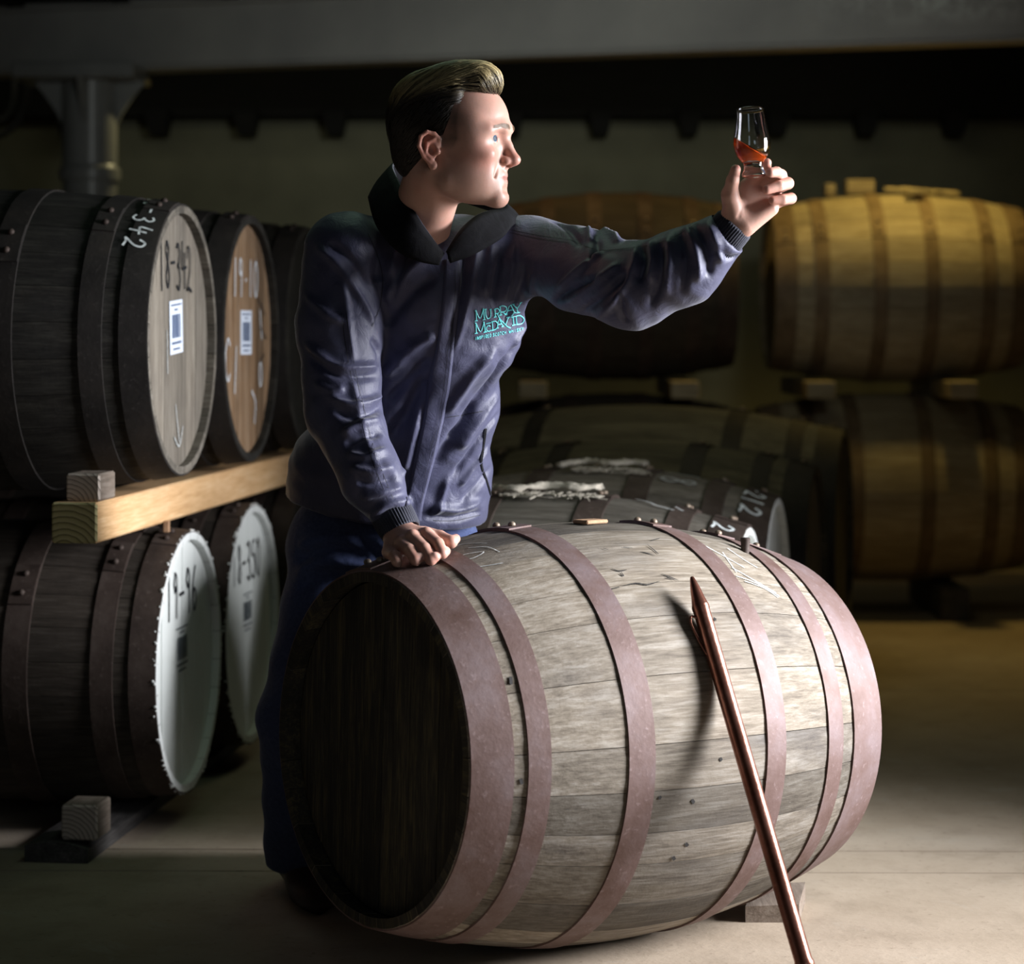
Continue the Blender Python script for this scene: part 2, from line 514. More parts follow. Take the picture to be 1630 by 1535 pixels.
colx, coly = (143 - PCX) / FPX * 9.2, 9.2
column = empty('iron_column', (colx, coly, 0))
tag(column, 'round grey iron column with flared bracket head under the beam', 'column')
R = 0.106
vs, fs = lathe_geo([(0.16, 0.0), (0.16, 0.03), (R, 0.05), (R, 1.68), (R * 1.0, 2.10)], 40)
link_mesh('shaft', vs, fs, M['iron_grey'], column, autosmooth=40)
vs, fs = lathe_geo([(R, 1.685), (R + 0.012, 1.69), (R + 0.014, 1.715), (R + 0.012, 1.735), (R + 0.004, 1.742), (R, 1.75)], 40)
link_mesh('collar', vs, fs, M['iron_grey'], column, autosmooth=40)
cp = link_bm('cap_plate', box_bm(0.47, 0.36, 0.062, (-0.035, 0, 2.108), 0.006, 1), M['iron_grey'], column)
for a in (0, math.pi / 2, math.pi, -math.pi / 2):        # curved gusset plates
    prof = []
    for k in range(9):
        t = k / 8
        prof.append((R - 0.01 + 0.125 * (1 - math.cos(t * math.pi / 2)) * 0.55 + 0.125 * t * 0.45, 1.88 + 0.20 * t))
    vs = []
    for (r, z) in prof: vs += [(R - 0.02, -0.012, z), (r, -0.012, z), (r, 0.012, z), (R - 0.02, 0.012, z)]
    fs = []
    for k in range(8):
        for j in range(4):
            p, q = k * 4 + j, k * 4 + (j + 1) % 4
            fs.append((p, q, q + 4, p + 4))
    fs += [(3, 2, 1, 0), (32, 33, 34, 35)]
    g = link_mesh('gusset', vs, fs, M['iron_grey'], column); g.rotation_euler.z = a
bo = link_bm('bolt', box_bm(0.02, 0.02, 0.03, (0, 0, 0), 0.004, 1), M['brass'], column); bo.location = (0.232, -0.03, 2.07)

cb = [P(-30, 150, 9.78), P(-25, 215, 9.78), P(5, 213, 9.78), P(28, 195, 9.78), P(42, 165, 9.78), P(44, 120, 9.78), P(40, 40, 9.78)]
v1 = tube_geo(catmull(cb, 8), 0.013, 8)
cb2 = [P(-30, 140, 9.86), P(-20, 190, 9.86), P(5, 190, 9.86), P(20, 168, 9.86), P(24, 130, 9.86), P(22, 40, 9.86)]
v2 = tube_geo(catmull(cb2, 8), 0.011, 8)
tag(link_mesh('hanging_cable', v1[0], v1[1], M['cable'], smooth=True), 'black cable loop hanging left of the column, outer loop', 'cable')
tag(link_mesh('hanging_cable', v2[0], v2[1], M['cable'], smooth=True), 'black cable loop hanging left of the column, inner loop', 'cable')


# ------------------------------------------------------------------ casks
def prof_r(x, L, rb, rh):
    return rb - (rb - rh) * abs(2 * x / L) ** 2


def stave_mesh(L, rb, rh, a0, a1, nx, na, th, mat, mat_end):
    """one stave, long axis X, centred on angle 0 = +Z; angles run towards -Y"""
    xs = [-L / 2 + L * i / nx for i in range(nx + 1)]
    gap = 0.0006
    vs, fs, fm = [], [], []
    def pt(x, a, r): return (x, -r * math.sin(a), r * math.cos(a))
    ring = 2 * (na + 1)
    for x in xs:
        r = prof_r(x, L, rb, rh); g = gap / r
        end = 0.35 * max(0.0, 1 - (L / 2 - abs(x)) / 0.05)
        for j in range(na + 1):
            a = a0 + g + (a1 - a0 - 2 * g) * j / na
            edge = 0.0009 if j in (0, na) else 0.0
            vs.append(pt(x, a, r - edge))
        for j in range(na, -1, -1):
            a = a0 + g + (a1 - a0 - 2 * g) * j / na
            vs.append(pt(x, a, r - th * (1 - end)))
    for i in range(nx):
        for j in range(ring):
            p, q = i * ring + j, i * ring + (j + 1) % ring
            fs.append((p, q, q + ring, p + ring)); fm.append(1 if (na < j < ring - 1) else 0)
    fs.append(tuple(range(ring - 1, -1, -1))); fm.append(0)
    fs.append(tuple(nx * ring + j for j in range(ring))); fm.append(1)
    me = bpy.data.meshes.new('stave')
    me.from_pydata(vs, [], fs)
    me.materials.append(mat); me.materials.append(mat_end)
    me.polygons.foreach_set('material_index', fm)
    me.polygons.foreach_set('use_smooth', [True] * len(fs)); me.set_sharp_from_angle(angle=math.radians(35))
    return me


def hoop_geo(x0, x1, L, rb, rh, th=0.0032, n=96, k=3):
    xs = [x0 + (x1 - x0) * i / k for i in range(k + 1)]
    prof = [(prof_r(x, L, rb, rh) + th, x) for x in xs] + [(prof_r(x, L, rb, rh) - 0.0005, x) for x in reversed(xs)]
    m = len(prof); vs, fs = [], []
    for i in range(n):
        a = 2 * math.pi * i / n
        for r, x in prof: vs.append((x, -r * math.sin(a), r * math.cos(a)))
    for i in range(n):
        for j in range(m):
            p, q = i * m + j, i * m + (j + 1) % m
            p2, q2 = ((i + 1) % n) * m + j, ((i + 1) % n) * m + (j + 1) % m
            fs.append((p, p2, q2, q))
    return vs, fs


RIVET = None


def rivet_mesh(mat):
    bm = bmesh.new()
    bmesh.ops.create_uvsphere(bm, u_segments=10, v_segments=6, radius=0.0075)
    bmesh.ops.scale(bm, vec=(1, 1, 0.8), verts=bm.verts)
    me = bpy.data.meshes.new('rivet'); bm.to_mesh(me); bm.free(); me.materials.append(mat)
    me.polygons.foreach_set('use_smooth', [True] * len(me.polygons))
    return me


HEAD_CACHE = {}


def board_mesh(y0, y1, R, th, mat, n=9):
    """one head board: vertical strip of a disc in the YZ plane, front face at x = 0"""
    g = 0.0007
    y0 += g; y1 -= g
    y0 = max(y0, -R * 0.999); y1 = min(y1, R * 0.999)
    top = [(y0 + (y1 - y0) * i / n) for i in range(n + 1)]
    ou = [(y, math.sqrt(max(0, R * R - y * y))) for y in top] + [(y, -math.sqrt(max(0, R * R - y * y))) for y in reversed(top)]
    m = len(ou)
    vs = [(0, y, z) for y, z in ou] + [(-th, y, z) for y, z in ou]
    fs = [tuple(range(m - 1, -1, -1)), tuple(range(m, 2 * m))] + [(i, (i + 1) % m, (i + 1) % m + m, i + m) for i in range(m)]
    me = bpy.data.meshes.new('head_board'); me.from_pydata(vs, [], fs)
    bm = bmesh.new(); bm.from_mesh(me); bmesh.ops.recalc_face_normals(bm, faces=bm.faces[:]); bm.to_mesh(me); bm.free()
    me.materials.append(mat)
    return me


def make_cask(center, yaw, L, rb, rh, ns, hoops, mats, label, group=None, tilt=0.0, seed=0, uniq=False, nx=10, na=2, hoop_n=96,
              rivets=True, roll=0.0, boards=6, recess=0.018, head='head', lap=0.35, name='cask', back_head=True):
    rs = random.Random(seed)
    e = empty(name, center, (0, tilt, yaw))
    tag(e, label, 'cask', group)
    th = 0.026
    if uniq:
        ws = [rs.uniform(0.7, 1.35) for _ in range(ns)]
    else:
        ws = [1.0] * ns
    tot = sum(ws); a = roll
    shared = None if uniq else stave_mesh(L, rb, rh, -math.pi / ns, math.pi / ns, nx, na, th, mats['stave'], mats['end'])
    for i in range(ns):
        da = 2 * math.pi * ws[i] / tot
        me = shared or stave_mesh(L, rb, rh, -da / 2, da / 2, nx, na, th, mats['stave'], mats['end'])
        o = bpy.data.objects.new('stave', me); COL.objects.link(o); o.parent = e
        o.rotation_euler = (a + da / 2, 0, 0)
        a += da
    for hi, (x0, x1) in enumerate(hoops):
        vs, fs = hoop_geo(x0, x1, L, rb, rh, n=hoop_n)
        h = link_mesh('hoop', vs, fs, mats['hoop'], e, autosmooth=35)
        if rivets:
            rm = mats.setdefault('_rivet', None) or rivet_mesh(mats.get('rivet', M['rivet'])); mats['_rivet'] = rm
            xm = (x0 + x1) / 2
            la = (lap if not isinstance(lap, (list, tuple)) else lap[hi])
            # lapped end of the hoop, riveted
            vs2, fs2 = [], []
            n2 = 8; da = 0.050 / rb
            for k in range(n2 + 1):
                aa = la - da + 2 * da * k / n2
                for x in (x0 + 0.001, x1 - 0.001):
                    for q in (0.0030, 0.0062):
                        r = prof_r(x, L, rb, rh) + q
                        vs2.append((x, -r * math.sin(aa), r * math.cos(aa)))
            for k in range(n2):
                b = k * 4
                for (p, q) in ((1, 3), (3, 2), (2, 0), (0, 1)):
                    fs2.append((b + p, b + q, b + q + 4, b + p + 4))
            fs2 += [(0, 2, 3, 1), (n2 * 4 + 1, n2 * 4 + 3, n2 * 4 + 2, n2 * 4)]
            lp = link_mesh('hoop_lap', vs2, fs2, mats['hoop'], h)
            for dr in (-0.024, 0.024):
                aa = la + dr / rb
                r = prof_r(xm, L, rb, rh) + 0.008
                o = bpy.data.objects.new('rivet', rm); COL.objects.link(o); o.parent = h
                o.location = (xm, -r * math.sin(aa), r * math.cos(aa)); o.rotation_euler = (aa, 0, 0)
    for sgn in ((1, -1) if back_head else (1,)):
        Rh = prof_r(L / 2, L, rb, rh) - th * 0.62
        y = -Rh
        bw = [rs.uniform(0.75, 1.25) for _ in range(boards)]; sb = sum(bw)
        for k in range(boards):
            y1 = y + 2 * Rh * bw[k] / sb
            me = board_mesh(y, y1, Rh, 0.02, mats['head'] if sgn > 0 else mats.get('head2', mats['head']))
            o = bpy.data.objects.new('head_board', me); COL.objects.link(o); o.parent = e
            o.location = (L / 2 - recess + rs.uniform(-0.0012, 0.0012), 0, 0) if sgn > 0 else (-L / 2 + recess, 0, 0)
            if sgn < 0: o.rotation_euler = (0, 0, math.pi)
            y = y1
    return e


# handwritten strokes -------------------------------------------------
GL = {
 '0': [[(0.5, 1), (0.15, 0.75), (0.12, 0.3), (0.45, 0), (0.8, 0.25), (0.85, 0.7), (0.5, 1)]],
 '1': [[(0.45, 1), (0.42, 0.5), (0.38, 0)]],
 '2': [[(0.1, 0.75), (0.35, 1), (0.75, 0.85), (0.7, 0.5), (0.3, 0.2), (0.08, 0.02), (0.4, 0.08), (0.9, 0.0)]],
 '3': [[(0.15, 0.92), (0.5, 1.0), (0.75, 0.8), (0.55, 0.58), (0.35, 0.52), (0.65, 0.45), (0.8, 0.2), (0.5, 0.0), (0.1, 0.08)]],
 '4': [[(0.25, 1.0), (0.12, 0.45), (0.5, 0.42), (0.95, 0.45)], [(0.68, 0.75), (0.62, 0.3), (0.6, -0.02)]],
 '5': [[(0.8, 0.98), (0.3, 0.95), (0.22, 0.6), (0.6, 0.62), (0.82, 0.3), (0.5, 0.0), (0.1, 0.08)]],
 '6': [[(0.7, 1.0), (0.3, 0.7), (0.15, 0.3), (0.4, 0.0), (0.75, 0.15), (0.7, 0.42), (0.4, 0.48), (0.2, 0.3)]],
 '8': [[(0.72, 0.85), (0.45, 1.0), (0.22, 0.8), (0.5, 0.55), (0.78, 0.25), (0.45, 0.0), (0.18, 0.22), (0.48, 0.52), (0.72, 0.78), (0.72, 0.85)]],
 '9': [[(0.7, 0.72), (0.45, 0.58), (0.2, 0.75), (0.4, 1.0), (0.68, 0.9), (0.7, 0.7), (0.66, 0.35), (0.6, 0.0)]],
 '-': [[(0.15, 0.48), (0.8, 0.5)]],
 '.': [[(0.45, 0.42), (0.55, 0.46)]],
 'O': [[(0.5, 1), (0.1, 0.75), (0.1, 0.25), (0.5, 0), (0.9, 0.25), (0.9, 0.75), (0.5, 1)]],
 'C': [[(0.85, 0.85), (0.5, 1), (0.1, 0.7), (0.12, 0.25), (0.5, 0), (0.85, 0.15)]],
 '/': [[(0.2, 0.0), (0.8, 1.0)]],
 'l': [[(0.5, 0.0), (0.5, 1.0)]],
 'v': [[(0.2, 0.6), (0.45, 0.0), (0.75, 0.8)]],
}


def strokes_mesh(name, strokes, fmap, width, mat, parent, lift=0.0008, smooth=5):
    """strokes: 2-D polylines (u, v) in metres; fmap(u, v, h) -> local point"""
    V, Fc = [], []
    for st in strokes:
        pts = [Vector((p[0], p[1], 0)) for p in st]
        pts = catmull(pts, smooth) if smooth and len(pts) > 2 else pts
        n = len(pts); b = len(V)
        for i, p in enumerate(pts):
            t = pts[min(i + 1, n - 1)] - pts[max(i - 1, 0)]
            if t.length < 1e-9: t = Vector((1, 0, 0))
            t.normalize(); s = Vector((-t.y, t.x, 0)) * width / 2
            if i == 0: p = p - t * width * 0.4
            if i == n - 1: p = p + t * width * 0.4
            for q in (p - s, p + s):
                V.append(fmap(q.x, q.y, lift))
        for i in range(n - 1):
            a = b + i * 2
            Fc.append((a, a + 2, a + 3, a + 1))
    return link_mesh(name, V, Fc, mat, parent)


def text_strokes(s, h, adv, x0, y0, slant=0.0, wob=0.0, wid=0.6):
    out = []
    for i, ch in enumerate(s):
        for st in GL[ch]:
            out.append([(x0 + i * adv + p[0] * h * wid + slant * p[1] * h, y0 + p[1] * h + wob * ((i * 37) % 5 - 2)) for p in st])
    return out


def head_map(L, recess=0.018):
    return lambda u, v, h: Vector((L / 2 - recess + 0.0015 + h, u, v))


def side_map(L, rb, rh, flip=1, off=0.0035):
    """u runs down the side towards -Y (around), v along +X"""
    def f(u, v, h):
        r = prof_r(v, L, rb, rh) + off + h
        a = u / r
        return Vector((v, -r * math.sin(a) * flip, r * math.cos(a)))
    return f


def barcode_label(parent, L, u, v, w, h, rot, backing, ink, recess=0.018):
    fm = head_map(L, recess)
    c, s = math.cos(rot), math.sin(rot)
    def at(x, y, d): return fm(u + x * c - y * s, v + x * s + y * c, d)
    V, Fc = [], []
    def quad(x0, y0, x1, y1, d):
        b = len(V)
        V.extend([at(x0, y0, d), at(x1, y0, d), at(x1, y1, d), at(x0, y1, d)]); Fc.append((b, b + 1, b + 2, b + 3))
    if backing:
        o = link_mesh('paper_label', [at(-w / 2, -h / 2, 0), at(w / 2, -h / 2, 0), at(w / 2, h / 2, 0), at(-w / 2, h / 2, 0),
                                      at(-w / 2, -h / 2, 0.0009), at(w / 2, -h / 2, 0.0009), at(w / 2, h / 2, 0.0009), at(-w / 2, h / 2, 0.0009)],
                      [(4, 5, 6, 7), (0, 1, 5, 4), (1, 2, 6, 5), (2, 3, 7, 6), (3, 0, 4, 7)], backing, parent)
        host = o; o['label'] = 'white paper label printed with a barcode'
    else:
        host = parent
    rs = random.Random(int(u * 1000 + h * 7000))
    d = 0.0014
    x = -w * 0.34
    while x < w * 0.34:
        bw = rs.choice((0.0022, 0.0035, 0.0055))
        quad(x, -h * 0.20, min(x + bw, w * 0.36), h * 0.24, d); x += bw + rs.choice((0.0018, 0.0026, 0.0034))
    def line(y, x0, x1, t):
        x = x0
        while x < x1:
            l = rs.uniform(0.003, 0.009); quad(x, y, min(x + l, x1), y + t, d); x += l + 0.002
    line(h * 0.40, -w * 0.40, w * 0.40, h * 0.035); line(h * 0.31, -w * 0.16, w * 0.14, h * 0.035)
    line(-h * 0.32, -w * 0.38, w * 0.38, h * 0.05); line(-h * 0.43, -w * 0.28, w * 0.26, h * 0.04)
    return link_mesh('barcode', V, Fc, ink, host)


# main cask the man leans on: near end A, far end B
A_ = Vector((-0.245, 4.0, 0.389)); ax_ = Vector((0.81, 0.586, 0)).normalized()
ML, MRB, MRH = 0.92, 0.376, 0.300
Mc = A_ + ax_ * ML / 2; Mc.z = 0.3775
yaw_main = math.atan2(-ax_.y, -ax_.x)


def hx(t): return ML / 2 - t          # distance from the near end -> local x


hoops_main = [(hx(0.072), hx(0.002)), (hx(0.135), hx(0.096)), (hx(0.327), hx(0.276)), (hx(0.622), hx(0.575)), (hx(0.786), hx(0.742)), (hx(0.918), hx(0.822))]
mats_main = dict(stave=M['main_stave'], end=M['black_head'], hoop=M['hoop'], head=M['black_head'], head2=M['grey_head'], rivet=M['rivet'])
main_cask = make_cask(Mc, yaw_main, ML, MRB, MRH, 25, hoops_main, mats_main,
                      'large weathered oak cask with rusty hoops the man leans on', tilt=-0.027, seed=5, uniq=True, nx=20, na=4, hoop_n=128,
                      roll=0.05, recess=0.035, lap=[0.17, 0.75, 0.10, 0.0, 0.02, 0.05])
main_cask.name = 'cask'
main_M = Matrix.LocRotScale(Mc, main_cask.rotation_euler, None)


def main_pt(t, ang, lift=0.0):
    """point on the main cask: t from the near end, ang 0 = top, positive towards the camera side"""
    x = hx(t); r = prof_r(x, ML, MRB, MRH) + lift
    # local -Y turned by yaw: find which side faces the camera
    return main_M @ Vector((x, r * math.sin(ang), r * math.cos(ang)))


def main_ray(px, py):
    """first hit of the view ray through a photograph point with the main cask's outer surface"""
    d0 = Vector(((px - PCX) / FPX, 1.0, -(py - PHY) / FPX)); o = Vector((0, 0, CAMZ))
    inv = main_M.inverted()
    s = 3.4
    while s < 5.0:
        q = inv @ (o + d0 * s)
        if abs(q.x) < ML / 2 and math.hypot(q.y, q.z) < prof_r(q.x, ML, MRB, MRH):
            return o + d0 * s
        s += 0.002
    return o + d0 * 4.3

# marks that lie on the main cask ---------------------------------------
main_inv = main_M.inverted()


def on_main(px, py, lift):
    h = main_ray(px, py); q = main_inv @ h
    r = prof_r(q.x, ML, MRB, MRH) + lift
    k = r / math.hypot(q.y, q.z)
    return Vector((q.x, q.y * k, q.z * k))


def main_marks(name, polys, width, mat, smooth=4, lift=0.0012, label=None, taper=False):
    V, Fc = [], []
    for st in polys:
        pts = [on_main(px, py, lift) for px, py in st]
        pts = catmull(pts, smooth) if len(pts) > 2 else pts
        n = len(pts); b = len(V)
        for i, p in enumerate(pts):
            t = (pts[min(i + 1, n - 1)] - pts[max(i - 1, 0)]).normalized()
            nrm = Vector((0, p.y, p.z)).normalized()
            wv = width * (1.0 if not taper else max(0.15, math.sin(math.pi * (i + 0.4) / (n - 0.2))))
            s = t.cross(nrm).normalized() * wv / 2
            V += [p - s, p + s]
        for i in range(n - 1):
            a = b + i * 2; Fc.append((a, a + 2, a + 3, a + 1))
    o = link_mesh(name, V, Fc, mat, main_cask)
    if label: o['label'] = label
    return o


main_marks('chalk_scrawl', [[(1118, 868), (1150, 885), (1185, 905)], [(1150, 880), (1160, 895), (1172, 912)], [(1158, 874), (1185, 893), (1205, 905)],
                            [(1165, 905), (1200, 925), (1235, 945)], [(1172, 918), (1205, 930), (1240, 950)], [(1185, 926), (1215, 937), (1238, 952)]],
           0.0020, M['chalk'], label='scrawled white chalk strokes')
main_marks('chalk_smear', [[(712, 893), (740, 884), (770, 880), (752, 890), (720, 896)], [(730, 905), (765, 903), (800, 898)], [(700, 880), (735, 868), (775, 866)],
                           [(745, 874), (775, 872), (795, 880)]], 0.0022, M['chalk_faint'], label='faint pale smears near the hand')
main_marks('crack', [[(973, 906), (985, 910), (998, 908)], [(988, 912), (992, 918), (985, 914)], [(1052, 914), (1066, 920), (1080, 925)], [(1060, 921), (1072, 924)],
                     [(990, 934), (1012, 930), (1030, 932), (1050, 926)], [(960, 874), (968, 876)], [(992, 872), (1006, 874)], [(1018, 880), (1030, 882), (1042, 886)],
                     [(1030, 868), (1042, 878), (1048, 884)], [(1036, 862), (1050, 858)], [(962, 942), (985, 936)]], 0.0028, M['crack'], taper=True)
main_marks('nail_hole', [[(1048, 1268), (1051, 1271)], [(1100, 1273), (1104, 1278)], [(1090, 1342), (1094, 1346)], [(1070, 1363), (1073, 1368)], [(812, 1078), (813, 1090)], [(828, 1240), (830, 1248)], [(1135, 985), (1139, 988)], [(1145, 1207), (1148, 1211)]],
           0.006, M['crack'], smooth=1)
# wooden bung slip lying over the bung hole on top of the cask
bq = main_ray(940, 834)
bung = link_bm('bung_slip', box_bm(0.062, 0.035, 0.007, (0, 0, 0), 0.002, 1), M['cork'])
bl = main_inv @ bq; bl = Vector((bl.x, bl.y * 0.98, 0)); bl.z = math.sqrt(prof_r(bl.x, ML, MRB, MRH) ** 2 - bl.y ** 2) + 0.0042
bung.matrix_world = main_M @ Matrix.LocRotScale(bl, Matrix.Rotation(0.25, 3, 'Z').to_quaternion(), None)
tag(bung, 'thin orange wooden slip lying on the crest of the big cask', 'bung')
pg = main_inv @ main_ray(1186, 878)
pg.z = math.sqrt(max(0, (prof_r(pg.x, ML, MRB, MRH) + 0.001) ** 2 - pg.y ** 2))
v, f = lathe_geo([(0.0, -0.012), (0.0075, -0.012), (0.0085, 0.014), (0.0095, 0.022), (0.008, 0.024), (0, 0.024)], 14)
peg = link_mesh('spile_peg', v, f, M['hoop_brown'], autosmooth=40)
peg.matrix_world = main_M @ Matrix.Translation(pg)
tag(peg, 'small brown peg standing in the top of the big cask', 'peg')

# wedge that keeps the main cask from rolling
wy0, wy1 = 4.52, 4.66
wv = [(0.435, 4.37, 0), (0.535, 4.37, 0), (0.565, 4.52, 0), (0.465, 4.52, 0), (0.435, 4.37, 0.030), (0.535, 4.37, 0.034), (0.565, 4.52, 0.040), (0.465, 4.52, 0.036)]
wd = link_mesh('wedge', wv, [(0, 3, 2, 1), (4, 5, 6, 7), (0, 1, 5, 4), (1, 2, 6, 5), (2, 3, 7, 6), (3, 0, 4, 7)], M['old_timber'])
tag(wd, 'pale wooden wedge on the floor under the far end of the big cask', 'wedge')

# copper valinch leaning on the cask --------------------------------------
vb = Vector(((1307 - PCX) / FPX * 3.745, 3.745, 0.0))
q = main_ray(1113, 1000); qn = (main_M.to_3x3() @ Vector((0, (main_inv @ q).y, (main_inv @ q).z))).normalized()
vt = q + qn * 0.0185
vdir = (vt - vb).normalized()
# tip: where the line reaches the image height of the point
s = 0.5
while True:
    p = vb + vdir * s
    if PHY + FPX * (CAMZ - p.z) / p.y <= 919 or s > 1.2: break
    s += 0.001
VL = s
val = empty('valinch', vb)
val.rotation_mode = 'QUATERNION'
val.rotation_quaternion = vdir.to_track_quat('Z', 'X')
tag(val, 'long copper sampling tube with pointed tip leaning on the big cask', 'valinch')
vr = 0.0148
vs, fs = lathe_geo([(0.0, 0.004), (0.011, 0.004), (0.0125, 0.078), (vr, 0.083), (vr + 0.0018, 0.089), (vr + 0.0018, 0.094), (vr, 0.099), (vr, VL - 0.062), (vr + 0.0006, VL - 0.060), (vr + 0.0006, VL - 0.054)], 32)
link_mesh('tube', vs, fs, M['copper'], val, autosmooth=30)
vs, fs = lathe_geo([(vr + 0.0003, VL - 0.054), (vr - 0.003, VL - 0.04), (0.0085, VL - 0.02), (0.0045, VL - 0.004), (0.003, VL), (0, VL + 0.001)], 32)
link_mesh('pointed_tip', vs, fs, M['copper'], val, autosmooth=40)
lv = []
inv3 = val.rotation_quaternion.to_matrix().transposed()
left = (inv3 @ Vector((-1, -0.35, 0))); left.z = 0; left.normalize()
for (o_, h) in ((0.012, VL - 0.075), (0.022, VL - 0.070), (0.026, VL - 0.082), (0.0225, VL - 0.105), (0.018, VL - 0.125), (0.0135, VL - 0.14)):
    lv.append(left * o_ + Vector((0, 0, h)))
vs, fs = tube_geo(catmull(lv, 5), 0.0022, 8)
link_mesh('finger_loop', vs, fs, M['copper'], val, smooth=True)

# ------------------------------------------------------------------ stack on the left
YL = -0.118
nL = Vector((math.cos(YL), math.sin(YL), 0))


def left_cask(px, pz, Z, dia, rb, stave, head, hoop, end, label, seed, L=0.88, **kw):
    c = P(px, 500, Z); c.z = pz
    c = c - nL * (L / 2 - 0.0)
    hs = [(L / 2 - 0.058, L / 2 - 0.001), (L / 2 - 0.14, L / 2 - 0.092), (L / 2 - 0.33, L / 2 - 0.275), (-L / 2 + 0.275, -L / 2 + 0.33), (-L / 2 + 0.001, -L / 2 + 0.06)]
    mats = dict(stave=stave, end=end, hoop=hoop, head=head, head2=M['dark_stave'], rivet=M['hoop_brown'])
    return make_cask(c, YL, L, rb, dia / 2, 26, hs, mats, label, 'casks stacked on the left', seed=seed, lap=[0.25, 0.6, 0.9, 0.9, 0.9], nx=8, hoop_n=72, **kw)


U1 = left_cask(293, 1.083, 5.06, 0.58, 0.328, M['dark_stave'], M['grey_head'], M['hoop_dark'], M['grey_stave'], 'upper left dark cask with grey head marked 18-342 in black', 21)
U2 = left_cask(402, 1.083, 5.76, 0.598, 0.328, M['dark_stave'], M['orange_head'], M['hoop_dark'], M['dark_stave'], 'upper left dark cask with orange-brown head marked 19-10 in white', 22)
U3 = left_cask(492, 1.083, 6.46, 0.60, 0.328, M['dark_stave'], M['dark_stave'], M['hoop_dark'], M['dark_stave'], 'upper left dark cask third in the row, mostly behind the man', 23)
L1 = left_cask(303, 0.36, 5.27, 0.58, 0.316, M['brown_stave'], M['white_head'], M['hoop_brown'], M['white_rim'], 'lower left brown cask with white head marked 19-96', 24)
L2 = left_cask(404, 0.36, 5.95, 0.598, 0.316, M['brown_stave'], M['white_head'], M['hoop_brown'], M['white_rim'], 'lower left brown cask with white head marked 18-350', 25)
L3 = left_cask(488, 0.36, 6.63, 0.60, 0.316, M['brown_stave'], M['dark_stave'], M['hoop_brown'], M['brown_stave'], 'lower left brown cask third in the row, behind the man', 26)

LL = 0.88
hm = head_map(LL)
strokes_mesh('painted_number', text_strokes('18-342', 0.098, 0.045, -0.135, 0.112, slant=-0.08, wob=0.003, wid=0.42), hm, 0.0065, M['black_marker'], U1)
barcode_label(U1, LL, -0.005, 0.028, 0.105, 0.115, 0.06, M['label_paper'], M['label_ink'])
strokes_mesh('scratch', [[(-0.01, -0.14), (0.02, -0.22)], [(0.05, -0.19), (0.02, -0.23), (-0.02, -0.21)], [(-0.08, 0.02), (-0.075, -0.07)]], hm, 0.005, M['chalk_faint'], U1)
strokes_mesh('chalk_number', text_strokes('18-342', 0.044, 0.041, 0.035, LL / 2 - 0.064, wob=0.002, wid=0.62),
             side_map(LL, 0.328, 0.29), 0.0048, M['chalk'], U1)
strokes_mesh('painted_number', text_strokes('19.10', 0.088, 0.054, -0.135, 0.105, wid=0.55), hm, 0.007, M['white_marker'], U2)
barcode_label(U2, LL, 0.0, 0.015, 0.115, 0.108, 0.0, M['label_paper'], M['label_ink'])
strokes_mesh('chalk_letters', text_strokes('C', 0.10, 0.1, -0.215, -0.10, wid=0.55) + text_strokes('/', 0.11, 0.1, -0.125, -0.13, wid=0.25) + text_strokes('0', 0.06, 0.1, 0.14, -0.12, wid=0.6) +
             [[(0.15, 0.07), (0.17, 0.0)], [(0.06, -0.13), (0.10, -0.16), (0.09, -0.21)]], hm, 0.006, M['white_marker'], U2)
strokes_mesh('ink_line', [[(0.13, 0.10), (0.21, 0.06)], [(0.15, 0.03), (0.22, 0.0)], [(0.15, -0.06), (0.2, -0.04)]], hm, 0.005, M['black_marker'], U2)
strokes_mesh('painted_number', text_strokes('19-96', 0.098, 0.054, -0.14, 0.105, slant=-0.05, wid=0.5), hm, 0.0075, M['black_marker'], L1)
barcode_label(L1, LL, -0.01, 0.03, 0.12, 0.115, 0.0, None, M['label_ink_dark'])
strokes_mesh('painted_number', text_strokes('18-350', 0.095, 0.052, -0.16, 0.11, slant=-0.05, wid=0.48), hm, 0.0075, M['black_marker'], L2)
barcode_label(L2, LL, 0.0, 0.03, 0.12, 0.11, 0.0, None, M['label_ink_dark'])


def spall(parent, R, x, seed, n=110):
    """crusty beads of white paint round the chime"""
    rs = random.Random(seed); parts = []
    for _ in range(n):
        a = rs.uniform(0, 6.283); s = rs.uniform(0.0014, 0.0038)
        c = Vector((x + rs.uniform(-0.005, 0.001), R * math.sin(a), R * math.cos(a)))
        bm = bmesh.new(); bmesh.ops.create_icosphere(bm, subdivisions=1, radius=s)
        bmesh.ops.scale(bm, vec=(rs.uniform(0.8, 1.4), 1, 1), verts=bm.verts)
        vs = [v_.co + c for v_ in bm.verts]; fs = [tuple(v_.index for v_ in f_.verts) for f_ in bm.faces]; bm.free()
        parts.append((vs, fs))
    V, Fc = merge_geo(parts)
    o = link_mesh('paint_drips', V, Fc, M['white_rim'], parent); o['kind'] = 'stuff'
    return o


spall(L1, 0.293, LL / 2 - 0.001, 3); spall(L2, 0.302, LL / 2 - 0.001, 4)

# rails and chocks under and between the layers
rdir = Vector((0.118, 0.993, 0))


def timber(name, start, sx, sz, length, mats, label, cat, yaw=-0.118, group=None, bev=0.004):
    """beam whose near end centre (bottom) is at start, running away along the row"""
    bm = box_bm(sx, length, sz, (0, length / 2, sz / 2), bev, 1)
    me = bpy.data.meshes.new(name); bm.to_mesh(me); bm.free()
    me.materials.append(mats[0]); me.materials.append(mats[1])
    for p in me.polygons:
        if p.normal.y < -0.7: p.material_index = 1
    o = bpy.data.objects.new(name, me); COL.objects.link(o)
    o.location = start; o.rotation_euler = (0, 0, yaw)
    tag(o, label, cat, group)
    return o


